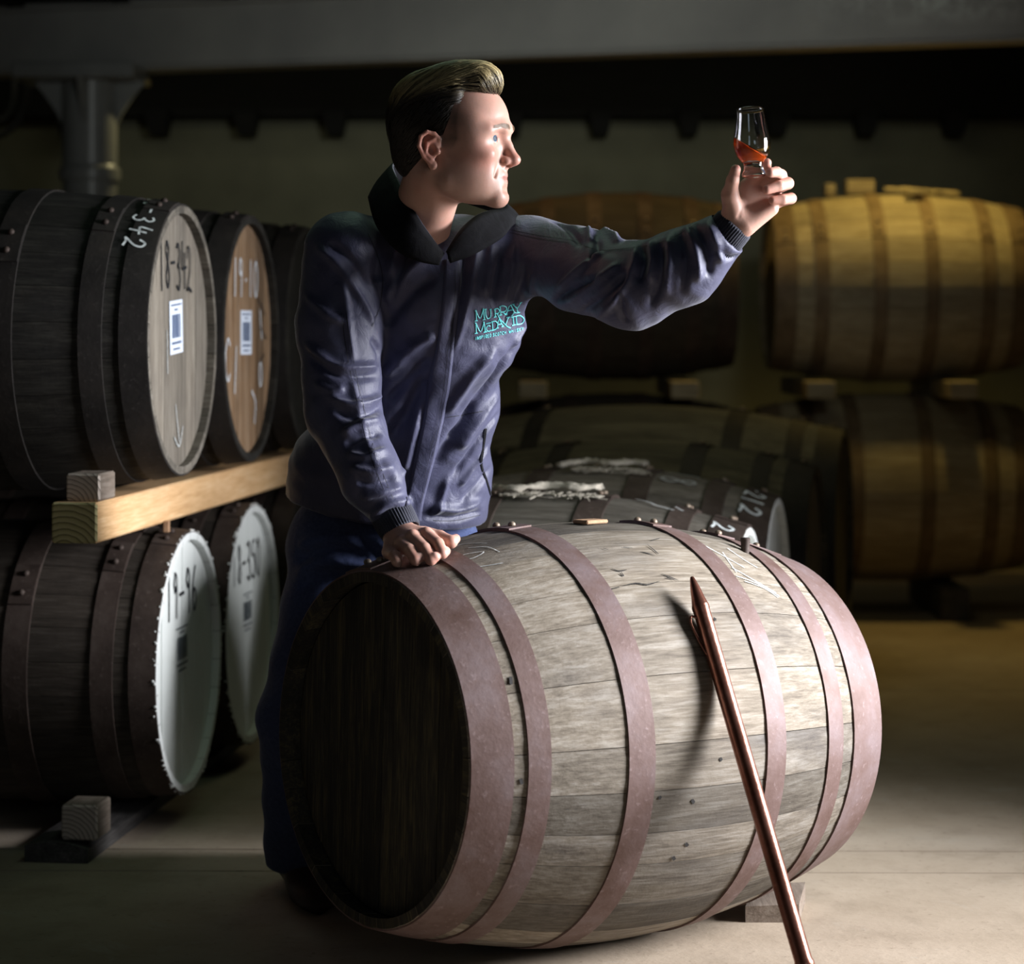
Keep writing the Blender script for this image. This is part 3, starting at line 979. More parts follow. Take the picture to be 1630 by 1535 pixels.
r0 = P(118, 825, 4.70)
timber('timber_rail', (r0.x, r0.y, 0.6765), 0.094, 0.082, 3.2, (M['fresh_timber'], M['rings_olive']), 'fresh orange timber rail between the two layers of left casks', 'timber rail')
c0 = P(132, 770, 4.72)
timber('chock', (c0.x, c0.y, 0.7590), 0.070, 0.056, 0.11, (M['old_timber'], M['rings_pale']), 'small grey wooden chock on the end of the orange rail', 'chock')
# lower rail, damp and split at its end
rl = empty('timber_rail', (P(92, 1365, 4.88).x, 4.86, 0), (0, 0, -0.118))
tag(rl, 'dark damp timber rail on the floor under the lower left casks', 'timber rail')
bm = box_bm(0.135, 3.0, 0.044, (0, 1.5, 0.0225), 0, 1)
bmesh.ops.subdivide_edges(bm, edges=[e for e in bm.edges if abs(e.verts[0].co.x - e.verts[1].co.x) > 0.05], cuts=5)
for v_ in bm.verts:
    if v_.co.z > 0.03:
        u = (v_.co.x + 0.0675) / 0.135
        v_.co.z += 0.016 * math.sin(math.pi * min(1, 0.15 + u * 0.8)) - 0.018
link_bm('baulk', bm, M['rot_timber'], rl, autosmooth=50)
c1 = P(126, 1303, 4.87)
timber('chock', (c1.x, c1.y, 0.044), 0.077, 0.073, 0.10, (M['old_timber'], M['rings_pale']), 'square wooden chock with ringed end grain on the dark floor rail', 'chock')
cs = link_bm('spile_peg', box_bm(0.014, 0.014, 0.026, (0, 0, 0.006), 0.002, 1), M['cork'])
cs.location = P(265, 848, 5.20); cs.location.z = 0.36 + 0.302
tag(cs, 'orange peg on top of the lower left cask marked 19-96', 'peg')

# ------------------------------------------------------------------ casks on the floor behind
YB = -0.227
nB = Vector((math.cos(YB), math.sin(YB), 0))


def aisle_cask(px_end, Zend, L, rb, rh, stave, head, hoop, end, label, seed):
    c = P(px_end, 500, Zend) - nB * (L / 2); c.z = rb + 0.002
    hs = [(L / 2 - 0.075, L / 2 - 0.001), (L / 2 - 0.165, L / 2 - 0.115), (L / 2 - 0.36, L / 2 - 0.30), (-L / 2 + 0.30, -L / 2 + 0.36), (-L / 2 + 0.115, -L / 2 + 0.165), (-L / 2 + 0.001, -L / 2 + 0.075)]
    mats = dict(stave=stave, end=end, hoop=hoop, head=head, head2=M['dark_stave'], rivet=M['rivet'])
    return make_cask(c, YB, L, rb, rh, 26, hs, mats, label, 'casks lying behind the big cask', seed=seed, lap=[-0.1, -0.15, -0.05, 0.0, 0.1, 0.0], nx=10, hoop_n=72)


C1 = aisle_cask(1192, 5.15, 0.90, 0.368, 0.30, M['grey_stave'], M['white_head'], M['hoop_brown'], M['white_rim'], 'grey cask chalked with a 2 right behind the big cask', 31)
C2 = aisle_cask(1238, 5.88, 0.92, 0.375, 0.305, M['grey_stave'], M['white_head'], M['hoop_brown'], M['white_rim'], 'second cask behind the big one, chalked 21-21 on its chime hoop', 32)
C3 = aisle_cask(1300, 6.65, 1.05, 0.39, 0.32, M['moss_stave'], M['grey_head'], M['hoop_dark'], M['moss_stave'], 'third cask behind the big one, sooty and dark', 33)
C4 = aisle_cask(1345, 7.46, 1.30, 0.43, 0.35, M['moss_stave'], M['moss_stave'], M['hoop_dark'], M['moss_stave'], 'longest dark cask, farthest of the row behind the big one', 34)
sm = side_map(0.90, 0.368, 0.30)
strokes_mesh('chalk_number', text_strokes('2', 0.044, 0.04, 0.06, 0.45 - 0.068, wid=0.9), sm, 0.0065, M['chalk'], C1)
strokes_mesh('chalk_smear', [[(0.0, 0.20), (0.02, 0.235), (0.04, 0.25), (0.05, 0.29)], [(0.01, 0.29), (0.04, 0.31)]], sm, 0.006, M['chalk_faint'], C1)
sm = side_map(0.92, 0.375, 0.305)
strokes_mesh('chalk_number', text_strokes('21-212', 0.05, 0.048, -0.10, 0.46 - 0.075, wid=0.75), sm, 0.007, M['chalk'], C2)
strokes_mesh('chalk_letters', text_strokes('18', 0.085, 0.065, 0.0, 0.46 - 0.28, wid=0.6), sm, 0.007, M['chalk_faint'], C2)
sm = side_map(1.05, 0.39, 0.32)
strokes_mesh('chalk_number', text_strokes('21', 0.05, 0.05, -0.06, 0.525 - 0.08, wid=0.75), sm, 0.007, M['chalk_faint'], C3)


def rag(name, cask, x, L, rb, rh, ln, wd_, ang, mat, label, seed, tails=True):
    rs = random.Random(seed)
    e = empty(name)
    e.matrix_world = Matrix.LocRotScale(cask.location, cask.rotation_euler, None)
    n = 22; m = 8; vs, fs = [], []
    for i in range(n + 1):
        u = i / n - 0.5
        ww = i / n
        half = wd_ * (0.12 + 0.9 * (1 - ww) ** 0.6 * min(1, ww * 6 + 0.25)) * rs.uniform(0.7, 1.25)
        lean = 0.05 * u + 0.014 * math.sin(u * 11 + seed)
        for j in range(m + 1):
            v_ = (j / m - 0.5) * 2
            xx = x - u * ln + rs.uniform(-1, 1) * 0.004; yy = ang + lean + v_ * half
            r = prof_r(xx, L, rb, rh) + 0.011 + 0.010 * (1 - v_ * v_) + rs.uniform(0, 0.009)
            vs.append((xx, -r * math.sin(yy / rb), r * math.cos(yy / rb)))
    for i in range(n):
        for j in range(m):
            a = i * (m + 1) + j; fs.append((a, a + m + 1, a + m + 2, a + 1))
    o = link_mesh('folded_cloth', vs, fs, mat, e, smooth=True)
    md = o.modifiers.new('thick', 'SOLIDIFY'); md.thickness = 0.003
    if tails:
        tv = []
        for k in range(26):
            x0 = x + rs.uniform(-0.35, 0.5) * ln; y0 = ang + rs.uniform(0.5, 1.0) * wd_
            pts = []
            for q_ in range(6):
                xx = x0 + (rs.uniform(-0.3, 0.5)) * 0.02 * q_; yy = y0 + q_ * rs.uniform(0.004, 0.013)
                r = prof_r(xx, L, rb, rh) + 0.009
                pts.append((xx, -r * math.sin(yy / rb), r * math.cos(yy / rb)))
            tv.append(tube_geo(catmull(pts, 3), 0.0013, 5))
        V, Fc = merge_geo(tv)
        t = link_mesh('frayed_threads', V, Fc, mat, e); t['kind'] = 'stuff'
    tag(e, label, 'cloth')
    return e


rag('hessian_rag', C1, 0.0, 0.90, 0.368, 0.30, 0.24, 0.022, 0.02, M['cloth'], 'frayed pale bung cloth on the grey cask next to the jacket', 5)
rag('hessian_rag', C2, 0.02, 0.92, 0.375, 0.305, 0.22, 0.018, 0.03, M['cloth'], 'twisted grey bung cloth on the second cask behind the big one', 9)

# ------------------------------------------------------------------ pale casks on the racks by the back wall
def rack_cask(px0, px1, z, rb, rh, label, seed, stave, Y=9.2):
    X0, X1 = (px0 - PCX) / FPX * Y, (px1 - PCX) / FPX * Y
    L = X1 - X0
    hs = [(L / 2 - 0.08, L / 2 - 0.001), (L / 2 - 0.20, L / 2 - 0.145), (0.07, 0.125), (-0.125, -0.07) if seed % 2 else (-0.20, -0.145), (-L / 2 + 0.145, -L / 2 + 0.20), (-L / 2 + 0.001, -L / 2 + 0.08)]
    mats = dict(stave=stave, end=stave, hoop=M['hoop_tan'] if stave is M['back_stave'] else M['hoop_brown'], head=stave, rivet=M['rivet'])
    return make_cask(((X0 + X1) / 2, Y, z), 0.0, L, rb, rh, 24, hs, mats, label, 'casks racked along the back wall', seed=seed, nx=8, hoop_n=56, lap=0.9)


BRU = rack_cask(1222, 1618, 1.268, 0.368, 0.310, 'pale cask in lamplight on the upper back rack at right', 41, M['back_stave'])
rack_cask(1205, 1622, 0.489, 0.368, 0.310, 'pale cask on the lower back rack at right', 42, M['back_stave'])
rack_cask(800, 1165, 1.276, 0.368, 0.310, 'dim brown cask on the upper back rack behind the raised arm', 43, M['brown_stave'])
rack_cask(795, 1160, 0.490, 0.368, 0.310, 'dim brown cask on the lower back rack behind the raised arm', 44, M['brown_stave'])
for (px, lab, gp) in ((1297, 'timber rail under the upper right back cask, left one', None), (1519, 'timber rail under the upper right back cask, right one', None),
                      (848, 'timber rail under the upper dim back cask, left one', None), (1085, 'timber rail under the upper dim back cask, right one', None)):
    x = (px - PCX) / FPX * 8.9
    timber('rack_rail', (x, 8.70, 0.8485), 0.105, 0.0640, 0.9, (M['back_stave'], M['back_stave']), lab, 'timber rail', yaw=0.0)
    timber('rack_rail', (x, 8.86, 0.0), 0.105, 0.126, 0.75, (M['rot_timber'], M['rot_timber']), lab.replace('upper', 'lower').replace('timber', 'dark floor'), 'timber rail', yaw=0.0)
for (px, sx, sz, lab) in ((1320, 0.04, 0.05, 'narrow wood block on the upper right back cask'), (1368, 0.11, 0.055, 'wide wood block on the upper right back cask'), (1447, 0.075, 0.02, 'thin bright bung slip on the upper right back cask')):
    b_ = link_bm('wood_block', box_bm(sx, 0.07, sz, (0, 0, sz / 2), 0.004, 1), M['back_stave'])
    xx = (px - PCX) / FPX * 9.2
    Lr = (1618 - 1222) / FPX * 9.2; xc = ((1222 + 1618) / 2 - PCX) / FPX * 9.2
    yo = 0.13 if sz < 0.03 else 0.0
    b_.location = (xx, 9.2 - yo, 1.268 + 0.005 + math.sqrt(prof_r(xx - xc, Lr, 0.368, 0.310) ** 2 - max(0, yo - 0.035) ** 2))
    tag(b_, lab, 'wood block')
rag('hessian_rag', BRU, 0.12, (1618 - 1222) / FPX * 9.2, 0.368, 0.310, 0.30, 0.05, 0.0, M['back_stave'], 'crumpled rag heaped on the upper right back cask', 12, tails=False)

# ------------------------------------------------------------------ the man (implicit surfaces -> meshes)
def pv(px, py, d): return np.array(P(px, py, d), dtype=np.float32)


def smin(a, b, k):
    if k <= 0: return np.minimum(a, b)
    h = np.clip(0.5 + 0.5 * (b - a) / k, 0, 1)
    return b + (a - b) * h - k * h * (1 - h)


def smax(a, b, k): return -smin(-a, -b, k)


def cone(p, a, b, ra, rb):
    a = np.asarray(a, np.float32); b = np.asarray(b, np.float32)
    ab = b - a; t = np.clip(((p - a) @ ab) / max(float(ab @ ab), 1e-12), 0, 1)
    return np.linalg.norm(p - a - t[:, None] * ab, axis=1) - (ra + (rb - ra) * t)


def ell(p, c, r, rot=None):
    q = p - np.asarray(c, np.float32)
    if rot is not None: q = q @ np.asarray(rot, np.float32)
    r = np.asarray(r, np.float32)
    k0 = np.linalg.norm(q / r, axis=1); k1 = np.linalg.norm(q / (r * r), axis=1)
    return k0 * (k0 - 1.0) / np.maximum(k1, 1e-9)


def chain(p, pts, rs, k=0.004):
    d = None
    for i in range(len(pts) - 1):
        e = cone(p, pts[i], pts[i + 1], rs[i], rs[i + 1])
        d = e if d is None else smin(d, e, k)
    return d


def surface_nets(fn, lo, hi, h):
    n = [int(math.ceil((hi[i] - lo[i]) / h)) + 1 for i in range(3)]
    xs = [np.float32(lo[i]) + np.float32(h) * np.arange(n[i], dtype=np.float32) for i in range(3)]
    # evaluate in blocks: skip blocks that lie well away from the surface
    B = 10
    nb_ = [int(math.ceil(k / B)) for k in n]
    cx = [np.float32(lo[i]) + np.float32(h) * (np.arange(nb_[i], dtype=np.float32) * B + (B - 1) / 2) for i in range(3)]
    X, Y, Z = np.meshgrid(*cx, indexing='ij')
    cen = fn(np.stack([X.ravel(), Y.ravel(), Z.ravel()], 1)).reshape(X.shape)
    vol = np.repeat(np.repeat(np.repeat(cen, B, 0), B, 1), B, 2)[:n[0], :n[1], :n[2]].copy()
    near = np.argwhere(np.abs(cen) < B * h * 0.87 * 1.7 + 0.006)
    off = np.stack(np.meshgrid(*[np.arange(B)] * 3, indexing='ij'), -1).reshape(-1, 3)
    lo32 = np.asarray(lo, np.float32)
    for s in range(0, len(near), 300):
        id_ = (near[s:s + 300, None, :] * B + off[None]).reshape(-1, 3)
        id_ = id_[(id_ < np.array(n)).all(1)]
        vol[id_[:, 0], id_[:, 1], id_[:, 2]] = fn(lo32 + id_.astype(np.float32) * np.float32(h))
    neg = vol < 0
    c = np.zeros([k - 1 for k in n], np.int32)
    for dx in (0, 1):
        for dy in (0, 1):
            for dz in (0, 1):
                c += neg[dx:n[0] - 1 + dx, dy:n[1] - 1 + dy, dz:n[2] - 1 + dz]
    act = (c > 0) & (c < 8)
    idx = -np.ones(act.shape, np.int64)
    cells = np.argwhere(act); idx[act] = np.arange(len(cells))
    acc = np.zeros((len(cells), 3)); cnt = np.zeros(len(cells))
    cor = [(a, b, d) for a in (0, 1) for b in (0, 1) for d in (0, 1)]
    for a in cor:
        for ax in range(3):
            if a[ax]: continue
            b = list(a); b[ax] = 1
            va = vol[cells[:, 0] + a[0], cells[:, 1] + a[1], cells[:, 2] + a[2]]
            vb_ = vol[cells[:, 0] + b[0], cells[:, 1] + b[1], cells[:, 2] + b[2]]
            m = (va < 0) != (vb_ < 0)
            t = np.where(m, va / np.where(m, va - vb_, 1), 0)
            pt = np.tile(np.array(a, float), (len(cells), 1)); pt[:, ax] += t
            acc[m] += pt[m]; cnt[m] += 1
    V = np.array(lo)[None] + (cells + acc / cnt[:, None]) * h
    quads = []
    for ax in range(3):
        u, w_ = (ax + 1) % 3, (ax + 2) % 3
        sl0 = [slice(None)] * 3; sl1 = [slice(None)] * 3
        sl0[ax] = slice(0, -1); sl1[ax] = slice(1, None)
        ch = neg[tuple(sl0)] != neg[tuple(sl1)]
        e = np.argwhere(ch)
        e = e[(e[:, u] > 0) & (e[:, w_] > 0) & (e[:, u] < n[u] - 1) & (e[:, w_] < n[w_] - 1)]
        inside = neg[e[:, 0], e[:, 1], e[:, 2]]
        def cell(du, dw):
            q = e.copy(); q[:, u] -= du; q[:, w_] -= dw
            return idx[q[:, 0], q[:, 1], q[:, 2]]
        q = np.stack([cell(1, 1), cell(0, 1), cell(0, 0), cell(1, 0)], 1)
        q[~inside] = q[~inside][:, ::-1]
        quads.append(q)
    Q = np.concatenate(quads); Q = Q[(Q >= 0).all(1)]
    return V, Q


def relax(V, Q, it=2, lam=0.5):
    E = np.concatenate([Q[:, [0, 1]], Q[:, [1, 2]], Q[:, [2, 3]], Q[:, [3, 0]]])
    for _ in range(it):
        s = np.zeros_like(V); c = np.zeros(len(V))
        for a, b in ((0, 1), (1, 0)):
            np.add.at(s, E[:, a], V[E[:, b]]); np.add.at(c, E[:, a], 1)
        V = V + lam * (s / np.maximum(c, 1)[:, None] - V)
    return V


def np_mesh(name, V, Q, mat, parent=None):
    me = bpy.data.meshes.new(name)
    me.vertices.add(len(V)); me.vertices.foreach_set('co', np.asarray(V, np.float32).ravel())
    me.loops.add(Q.size); me.polygons.add(len(Q))
    me.loops.foreach_set('vertex_index', Q.astype(np.int32).ravel())
    me.polygons.foreach_set('loop_start', np.arange(0, Q.size, 4, dtype=np.int32))
    me.polygons.foreach_set('use_smooth', np.ones(len(Q), bool))
    me.update(calc_edges=True); me.validate()
    if mat: me.materials.append(mat)
    o = bpy.data.objects.new(name, me); COL.objects.link(o)
    if parent is not None: o.parent = parent
    return o


def vnormals(V, Q):
    n = np.cross(V[Q[:, 2]] - V[Q[:, 0]], V[Q[:, 3]] - V[Q[:, 1]])
    N = np.zeros_like(V)
    for k in range(4): np.add.at(N, Q[:, k], n)
    return N / np.maximum(np.linalg.norm(N, axis=1), 1e-12)[:, None]


man = empty('person')
tag(man, 'man in navy jacket and jeans leaning on the big cask, raising a whisky glass', 'person')

# ---- head frame
HA = math.radians(15)
HF = np.array([math.cos(HA), -math.sin(HA), 0.0]); HU = np.array([0, 0, 1.0]); HR = np.cross(HF, HU)
HROT = np.stack([HF, HU, HR], 1).astype(np.float32)          # world = O + HROT @ (f, u, r)
HO = np.array(P(713, 245, 4.12))


def to_head(p): return (p - HO.astype(np.float32)) @ HROT
def to_world(q): return np.asarray(q) @ HROT.T + HO


NB_W = np.array(P(652, 412, 4.29))                           # neck base in the world
NB_H = (NB_W - HO) @ HROT
EYE = np.array([0.0855, 0.0225, 0.0315])


def head_sdf(q):
    """q in head frame (f, u, r)"""
    m = q.copy(); m[:, 2] = np.abs(m[:, 2])
    d = ell(m, (-0.002, 0.050, 0), (0.100, 0.087, 0.075))
    d = smin(d, ell(m, (0.050, 0.052, 0), (0.059, 0.066, 0.060)), 0.02)
    d = smin(d, ell(m, (0.045, -0.015, 0), (0.058, 0.066, 0.054)), 0.02)
    d = smin(d, chain(m, [(0.006, 0.0, 0.054), (0.014, -0.050, 0.052), (0.088, -0.078, 0.012)], [0.012, 0.0155, 0.015], 0.012), 0.024)
    d = smin(d, ell(m, (0.0905, -0.080, 0), (0.0185, 0.0155, 0.021)), 0.012)
    d = smin(d, ell(m, (0.050, -0.062, 0), (0.050, 0.024, 0.034)), 0.02)
    d = smin(d, ell(m, (0.056, -0.035, 0.033), (0.034, 0.042, 0.024)), 0.02)
    d = smin(d, ell(m, (0.064, -0.004, 0.043), (0.032, 0.017, 0.018)), 0.018)
    # muzzle
    d = smin(d, ell(m, (0.078, -0.046, 0), (0.0265, 0.026, 0.032)), 0.014)
    # brow ridge
    d = smin(d, chain(m, [(0.1065, 0.0395, 0.0), (0.1035, 0.041, 0.018), (0.088, 0.038, 0.046)], [0.0105, 0.0095, 0.009], 0.006), 0.012)
    # sockets
    d = smax(d, -ell(m, (0.1085, 0.0215, 0.032), (0.0150, 0.0120, 0.0175)), 0.010)
    # nose
    d = smin(d, chain(m, [(0.1005, 0.030, 0), (0.1085, 0.012, 0), (0.1195, -0.011, 0)], [0.0085, 0.0080, 0.0098], 0.006), 0.010)
    d = smin(d, ell(m, (0.1205, -0.0135, 0), (0.0112, 0.0092, 0.0105)), 0.006)
    d = smin(d, ell(m, (0.1060, -0.0155, 0.0125), (0.0110, 0.0085, 0.0065)), 0.006)
    d = smin(d, cone(m, (0.1145, -0.020, 0), (0.104, -0.028, 0), 0.005, 0.006), 0.006)
    d = smax(d, -ell(m, (0.1115, -0.0245, 0.0070), (0.0060, 0.0035, 0.0036)), 0.002)
    # nasolabial fold
    d = smax(d, -chain(m, [(0.1030, -0.014, 0.0215), (0.0985, -0.030, 0.0290), (0.0930, -0.044, 0.0325)], [0.0012, 0.0016, 0.0008], 0.002), 0.006)
    # lips
    d = smin(d, chain(m, [(0.1010, -0.0385, 0.0), (0.0990, -0.0385, 0.008), (0.0900, -0.0432, 0.0235)], [0.0066, 0.0062, 0.0026], 0.003), 0.004)
    d = smin(d, chain(m, [(0.0985, -0.0515, 0.0), (0.0965, -0.0508, 0.009), (0.0890, -0.0452, 0.0225)], [0.0072, 0.0066, 0.0026], 0.003), 0.004)
    d = smax(d, -chain(m, [(0.1065, -0.0450, 0.0), (0.1040, -0.0448, 0.010), (0.0915, -0.0448, 0.0255)], [0.0014, 0.0013, 0.0012], 0.002), 0.0025)
    d = smax(d, -ell(m, (0.1105, -0.0645, 0), (0.0070, 0.0050, 0.016)), 0.008)
    d = smax(d, -ell(m, (0.1105, -0.0325, 0), (0.0030, 0.006, 0.0025)), 0.004)
    # eyelids
    e = m - EYE.astype(np.float32)
    sph = np.linalg.norm(e, axis=1) - 0.0136
    op = ell(m, (0.0935, 0.0222, 0.0365), (0.0200, 0.0060, 0.0185))
    d = smin(d, smax(sph, -op, 0.0010), 0.0030)
    d = smax(d, -np.maximum(op, np.linalg.norm(e, axis=1) - 0.0140), 0.0010)
    # ears
    hel = chain(m, [(0.006, 0.008, 0.0735), (0.008, 0.020, 0.077), (0.000, 0.029, 0.082), (-0.012, 0.0315, 0.087), (-0.022, 0.024, 0.090), (-0.0255, 0.008, 0.089), (-0.019, -0.010, 0.084), (-0.009, -0.022, 0.0785)],
                [0.0034, 0.0036, 0.0036, 0.0038, 0.0038, 0.0038, 0.0034, 0.004], 0.002)
    ear = smin(ell(m, (-0.0095, 0.006, 0.0775), (0.0155, 0.0245, 0.0055)), ell(m, (-0.0045, -0.0245, 0.0765), (0.0075, 0.0085, 0.0042)), 0.004)
    ear = smax(ear, -ell(m, (-0.0045, 0.001, 0.0860), (0.0080, 0.0105, 0.0090)), 0.003)
    ear = smin(ear, hel, 0.003)
    ear = smin(ear, chain(m, [(0.000, 0.020, 0.0815), (-0.0125, 0.013, 0.0850), (-0.0150, -0.004, 0.0835), (-0.006, -0.015, 0.0800)], [0.003, 0.0032, 0.003, 0.003], 0.002), 0.003)
    ear = smin(ear, ell(m, (0.0055, -0.002, 0.0775), (0.0045, 0.006, 0.0042)), 0.003)
    d = smin(d, ear, 0.0035)
    # neck (not mirrored)
    nk = cone(q, (-0.022, -0.030, 0.0), NB_H, 0.053, 0.056)
    d = smin(d, nk, 0.020)
    d = smin(d, ell(m, (0.030, -0.030, 0.040), (0.036, 0.050, 0.025)), 0.022)
    d = smin(d, ell(m, (0.052, 0.030, 0.048), (0.034, 0.034, 0.022)), 0.018)
    # neck muscle from behind the ear to the collar bone
    d = smin(d, cone(q, (-0.014, -0.035, 0.050), NB_H * 0.92 + np.array([0.055, 0.0, 0.012]), 0.012, 0.011), 0.022)
    return d


HV, HQ = surface_nets(head_sdf, (-0.135, NB_H[1] - 0.02, min(-0.10, NB_H[2] - 0.08)), (0.150, 0.155, max(0.10, NB_H[2] + 0.08)), 0.0017)
HV = relax(HV, HQ, 2, 0.45)


def skin_tint(V):
    """colour of the skin itself: lips, flush, stubble, brow; plus painted shade in the mouth crease"""
    m = V.copy(); m[:, 2] = np.abs(m[:, 2])
    col = np.tile(np.array([0.53, 0.305, 0.235]), (len(V), 1))
    def blend(c, w):
        nonlocal col
        w = np.clip(w, 0, 1)[:, None]; col = col * (1 - w) + np.array(c) * w
    g = lambda c, r: np.exp(-(((m - np.array(c)) / np.array(r)) ** 2).sum(1))
    blend((0.50, 0.21, 0.155), 0.85 * g((0.075, -0.015, 0.045), (0.03, 0.028, 0.03)))
    blend((0.50, 0.21, 0.155), 0.75 * g((0.118, -0.012, 0), (0.018, 0.014, 0.016)))
    blend((0.58, 0.22, 0.16), 0.85 * g((-0.010, 0.005, 0.086), (0.03, 0.045, 0.014)))
    st = 1 / (1 + np.exp((m[:, 1] + 0.030 + (m[:, 0] - 0.06) * 0.15) / 0.007)); st *= 1 / (1 + np.exp(-(m[:, 1] + 0.10) / 0.006)); st *= 1 / (1 + np.exp(-(m[:, 0] + 0.0) / 0.006))
    blend((0.40, 0.25, 0.19), 0.45 * st)
    lip = np.exp(-((m[:, 1] + 0.0450) / 0.0078) ** 4) * (m[:, 0] > 0.086) * np.exp(-(m[:, 2] / 0.0225) ** 6)
    blend((0.50, 0.19, 0.16), 0.8 * lip)
    blend((0.40, 0.20, 0.15), 0.6 * np.exp(-((m[:, 1] + 0.0450) / 0.0016) ** 2) * (m[:, 0] > 0.086) * (m[:, 2] < 0.026))
    cut = m[:, 0] - (0.036 + 0.10 * np.clip(m[:, 1] - 0.055, 0, 0.06) - 0.55 * np.clip(0.020 - m[:, 1], 0, 0.05))
    blend((0.085, 0.060, 0.045), 0.85 * np.exp(-(np.clip(cut, 0, 1) / 0.007)) * np.clip((m[:, 1] - 0.0) / 0.02, 0, 1) * (m[:, 1] < 0.10) * (m[:, 2] > 0.04) * (np.abs(m[:, 0] + 0.008) > 0.0175))
    blend((0.16, 0.09, 0.07), 0.8 * np.exp(-((m[:, 1] + 0.0448) / 0.0012) ** 2) * (m[:, 0] > 0.088) * (m[:, 2] < 0.026))  # shade between the lips painted into the colour
    return col


HC = skin_tint(HV)
HW = to_world(HV)

# ---- hands -----------------------------------------------------------
def hand_sdf_left(p):
    Wr = pv(1170, 356, 4.035)
    idx, mid, rng_, pnk = pv(1189, 296, 4.046), pv(1207, 294, 4.050), pv(1225, 303, 4.050), pv(1238, 320, 4.045)
    d = cone(p, pv(1155, 376, 4.045), Wr, 0.030, 0.028)
    for m_, r in ((idx, 0.0125), (mid, 0.0125), (rng_, 0.012), (pnk, 0.0115)):
        d = smin(d, cone(p, Wr, m_, 0.020, r), 0.014)
    d = smin(d, cone(p, pv(1168, 338, 4.020), pv(1162, 310, 4.006), 0.0195, 0.0150), 0.012)
    d = smin(d, cone(p, pv(1188, 358, 4.022), pv(1226, 331, 4.024), 0.0185, 0.0150), 0.012)
    d = smin(d, chain(p, [pv(1162, 310, 4.004), pv(1166, 288, 3.990), pv(1171, 270, 3.983)], [0.0135, 0.0108, 0.0088], 0.004), 0.006)
    fs = [([idx, pv(1213, 275, 4.034), pv(1219, 264, 4.012), pv(1221, 259, 3.996)], [0.0115, 0.0095, 0.0082, 0.0070]),
          ([mid, pv(1243, 279, 4.026), pv(1236, 274, 4.000), pv(1226, 275, 3.984)], [0.0115, 0.0096, 0.0086, 0.0078]),
          ([rng_, pv(1254, 292, 4.024), pv(1240, 296, 3.994), pv(1221, 302, 3.986)], [0.0110, 0.0096, 0.0086, 0.0076]),
          ([pnk, pv(1259, 316, 4.022), pv(1246, 318, 3.998), pv(1230, 319, 3.992)], [0.0105, 0.0088, 0.0078, 0.0068])]
    for pts, rs in fs:
        f = chain(p, pts, [r * 1.10 for r in rs], 0.002)
        d = smin(d, f, 0.0028)
    # crease of the ball of the thumb, and of the palm
    d = smax(d, -chain(p, [pv(1184, 300, 4.012), pv(1187, 322, 4.000), pv(1176, 345, 4.000)], [0.0012, 0.0018, 0.001], 0.002), 0.005)
    d = smax(d, -chain(p, [pv(1200, 326, 4.010), pv(1214, 320, 4.012), pv(1228, 316, 4.014)], [0.001, 0.0014, 0.001], 0.002), 0.005)
    return d


def bb(pts, pad):
    a = np.array(pts); return a.min(0) - pad, a.max(0) + pad


lo, hi = bb([pv(1150, 250, 3.97), pv(1270, 390, 4.08)], 0.012)
LV, LQ = surface_nets(hand_sdf_left, lo, hi, 0.0015)
LV = relax(LV, LQ, 2, 0.45)

zt = main_ray(690, 905).y
def tip_on(px, py, r):
    h = main_ray(px, py); q = main_inv @ h
    n = (main_M.to_3x3() @ Vector((0, q.y, q.z))).normalized()
    return np.array(h + n * (r + 0.0082), np.float32)


RT = [tip_on(632, 901, 0.0085), tip_on(667, 903, 0.0088), tip_on(690, 902, 0.0088), tip_on(707, 893, 0.0088), tip_on(724, 874, 0.0095)]


def hand_sdf_right(p):
    z = zt
    Wr = pv(632, 846, z + 0.120)
    pk, rg, md, ix = pv(619, 879, z + 0.062), pv(639, 867, z + 0.054), pv(657, 857, z + 0.053), pv(679, 853, z + 0.060)
    d = cone(p, pv(616, 812, z + 0.135), Wr, 0.030, 0.028)
    for m_, r in ((pk, 0.0115), (rg, 0.0125), (md, 0.0130), (ix, 0.0125)):
        d = smin(d, cone(p, Wr, m_, 0.021, r), 0.012)
    fs = [([pk, pv(627, 885, z + 0.028), pv(632, 895, z + 0.010), RT[0]], [0.0110, 0.0092, 0.0082, 0.0074]),
          ([rg, pv(652, 876, z + 0.022), pv(662, 892, z + 0.004), RT[1]], [0.0118, 0.0100, 0.0090, 0.0080]),
          ([md, pv(676, 874, z + 0.020), pv(686, 891, z + 0.003), RT[2]], [0.0120, 0.0102, 0.0092, 0.0082]),
          ([ix, pv(697, 866, z + 0.030), pv(704, 881, z + 0.012), RT[3]], [0.0118, 0.0100, 0.0090, 0.0080])]
    for pts, rs in fs:
        d = smin(d, chain(p, pts, [r * 1.10 for r in rs], 0.002), 0.0030)
    d = smin(d, chain(p, [pv(676, 852, z + 0.085), pv(700, 856, z + 0.070), pv(718, 863, z + 0.050), RT[4]], [0.0155, 0.0125, 0.0110, 0.0085], 0.003), 0.006)
    # knuckles
    for k in (rg, md, ix):
        d = smin(d, np.linalg.norm(p - (k + np.array([0, -0.002, 0.006], np.float32)), axis=1) - 0.0088, 0.006)
    return d


lo, hi = bb([pv(600, 800, zt + 0.15), pv(735, 915, zt - 0.02)], 0.02)
RV, RQ = surface_nets(hand_sdf_right, lo, hi, 0.0015)
RV = relax(RV, RQ, 2, 0.45)


